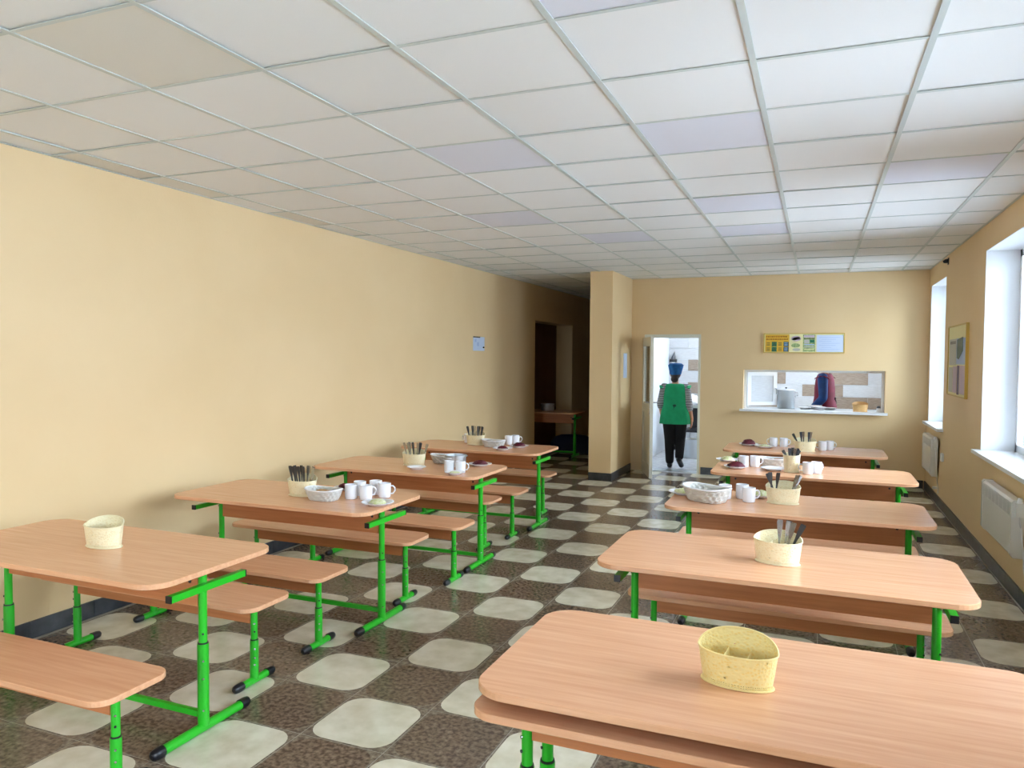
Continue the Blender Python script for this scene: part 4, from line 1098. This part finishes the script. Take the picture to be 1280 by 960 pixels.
    # sleeves
    for s, k in ((-1, 'L'), (1, 'R')):
        sh, el, wr = Vector((s*0.155, 0, 1.21)), Vector(J['elbow'+k]), Vector(J['wrist'+k])
        b = MB(); e = el.lerp(wr, cols.get('sleeve_len', 0.25))
        capsule(b, sh, el, 0.066, 0.053, 16); capsule(b, el, e, 0.053, 0.050, 16); o = part('sleeve', b, cols['sleeve'], p); remesh(o, 0.009)
    # tabard: open-sided apron, closed loft with ruffled shoulders and hem
    b = MB(); n = 40
    prof = [(1.262, 0.085, 0.062), (1.255, 0.125, 0.075), (1.235, 0.160, 0.086), (1.18, 0.166, 0.104), (1.08, 0.168, 0.116), (0.97, 0.166, 0.118), (0.94, 0.168, 0.120), (0.86, 0.196, 0.136), (0.76, 0.214, 0.150), (0.67, 0.220, 0.156)]
    rings = []
    for z, rx, ry in prof:
        f = max(0.0, (0.94-z)/0.27)
        rings.append([(rx*(1+0.035*f*math.cos(9*a))*math.copysign(abs(math.cos(a))**0.85, math.cos(a)), ry*(1+0.05*f*math.cos(9*a))*math.copysign(abs(math.sin(a))**0.85, math.sin(a)), z) for a in [2*PI*k/n for k in range(n)]])
    b.loft(rings, False, False); tb_ = part('tabard', b, cols['tabard'], p, 60)
    so = tb_.modifiers.new('thickness', 'SOLIDIFY'); so.thickness = 0.004
    def band(zs, name, m, k=1.012):
        bb = MB(); rr = []
        for z in zs:
            for i in range(len(prof)-1):
                if prof[i+1][0] <= z <= prof[i][0]:
                    q = (prof[i][0]-z)/(prof[i][0]-prof[i+1][0]); rr.append([(x0*(1-q)*k+x1*q*k, y0*(1-q)*k+y1*q*k, z) for (x0, y0, _), (x1, y1, _) in zip(rings[i], rings[i+1])]); break
        bb.loft(rr, False, False); part(name, bb, m, tb_, 60)
    band((0.965, 0.955), 'waist_piping', cols['trim']); band((0.705, 0.695), 'hem_piping', cols['trim'])
    bb = MB(); bb.ball((0, -0.128, 0.945), (0.028, 0.012, 0.02), 10); bb.tube([(0.0, -0.128, 0.94), (-0.01, -0.142, 0.91), (-0.015, -0.146, 0.885)], 0.006, 8); part('waist_tie', bb, cols['trim'], tb_, 60)
    for s in (-1, 1):
        bb = MB(); pts = []
        for k in range(13):
            a = -PI/2+PI*k/12; pts.append(Vector((s*(0.160+0.018*math.cos(a*0.9)), 0.09*math.sin(a), 1.245-0.035*abs(math.sin(a))**2)))
        bb.loft([[q+Vector((s*0.0, 0, 0)) for q in pts], [q+Vector((s*0.045*(1+0.25*(i % 2)), 0, 0.006*(1 if i % 2 else -1)-0.012)) for i, q in enumerate(pts)]], False, False, closed=False)
        o = part('shoulder_frill', bb, cols['tabard'], tb_, 60); so = o.modifiers.new('thickness', 'SOLIDIFY'); so.thickness = 0.004
    # cap
    bb = MB(); rr = []
    for z, r1, r2, tw in cap:
        rr.append([(r1*(1+tw*math.cos(3*a+0.6))*math.cos(a), -0.01+r2*(1+tw*math.cos(3*a+0.6))*math.sin(a), z+0.12*r2*math.sin(a)*0.6) for a in [2*PI*k/30 for k in range(30)]])
    bb.loft(rr, False, True); part('cap', bb, cols['cap'], p, 70)
    return p
walkJ = dict(elbowL=(-0.215, 0.01, 0.965), wristL=(-0.205, 0.15, 0.80), handL=(0.1, 0.6, -0.8), thumbL=(0.5, 0.6, 0.6), palmL=(1, 0, 0),
             elbowR=(0.205, -0.03, 0.955), wristR=(0.245, 0.01, 0.745), handR=(0.03, 0.06, -1), thumbR=(0.1, 1, 0.1), palmR=(-1, 0.1, 0),
             kneeL=(-0.075, 0.02, 0.43), ankleL=(-0.065, 0.0, 0.060), toeL=(-0.07, 0.135, 0.044),
             kneeR=(0.085, 0.05, 0.44), ankleR=(0.075, -0.09, 0.145), toeR=(0.105, 0.0, 0.052))
person((-1.905, 10.96, 0.0068), 0.12, 'woman seen from behind in green tabard and blue cap walking through the kitchen door', walkJ,
       dict(trousers='trouser', sleeve='stripe', tabard='tabard_g', trim='trim_g', cap='blue_cap', sleeve_len=0.25),
       [(1.405, 0.084, 0.098, 0.0), (1.44, 0.090, 0.104, 0.02), (1.50, 0.104, 0.112, 0.06), (1.54, 0.112, 0.116, 0.08), (1.565, 0.085, 0.09, 0.06), (1.572, 0.03, 0.03, 0.0)], 0.975)
cookJ = dict(elbowL=(-0.215, -0.02, 0.955), wristL=(-0.20, 0.13, 0.79), handL=(0.1, 0.6, -0.8), thumbL=(0.5, 0.6, 0.6), palmL=(1, 0, 0),
             elbowR=(0.215, -0.02, 0.955), wristR=(0.20, 0.13, 0.79), handR=(-0.1, 0.6, -0.8), thumbR=(-0.5, 0.6, 0.6), palmR=(-1, 0, 0), curl=0.5,
             kneeL=(-0.085, 0.02, 0.43), ankleL=(-0.085, 0.0, 0.060), toeL=(-0.095, 0.13, 0.044),
             kneeR=(0.085, 0.02, 0.43), ankleR=(0.085, 0.0, 0.060), toeR=(0.095, 0.13, 0.044))
person((0.10, 11.66, 0.0002), math.radians(80), 'cook in maroon tabard and blue sleeves behind the serving hatch, head hidden', cookJ,
       dict(trousers='trouser', sleeve='blue_cloth', tabard='maroon', trim='dark_maroon', cap='maroon', sleeve_len=0.7),
       [(1.405, 0.084, 0.098, 0.0), (1.44, 0.090, 0.104, 0.02), (1.50, 0.098, 0.108, 0.03), (1.535, 0.09, 0.10, 0.02), (1.55, 0.03, 0.03, 0.0)], 1.11)
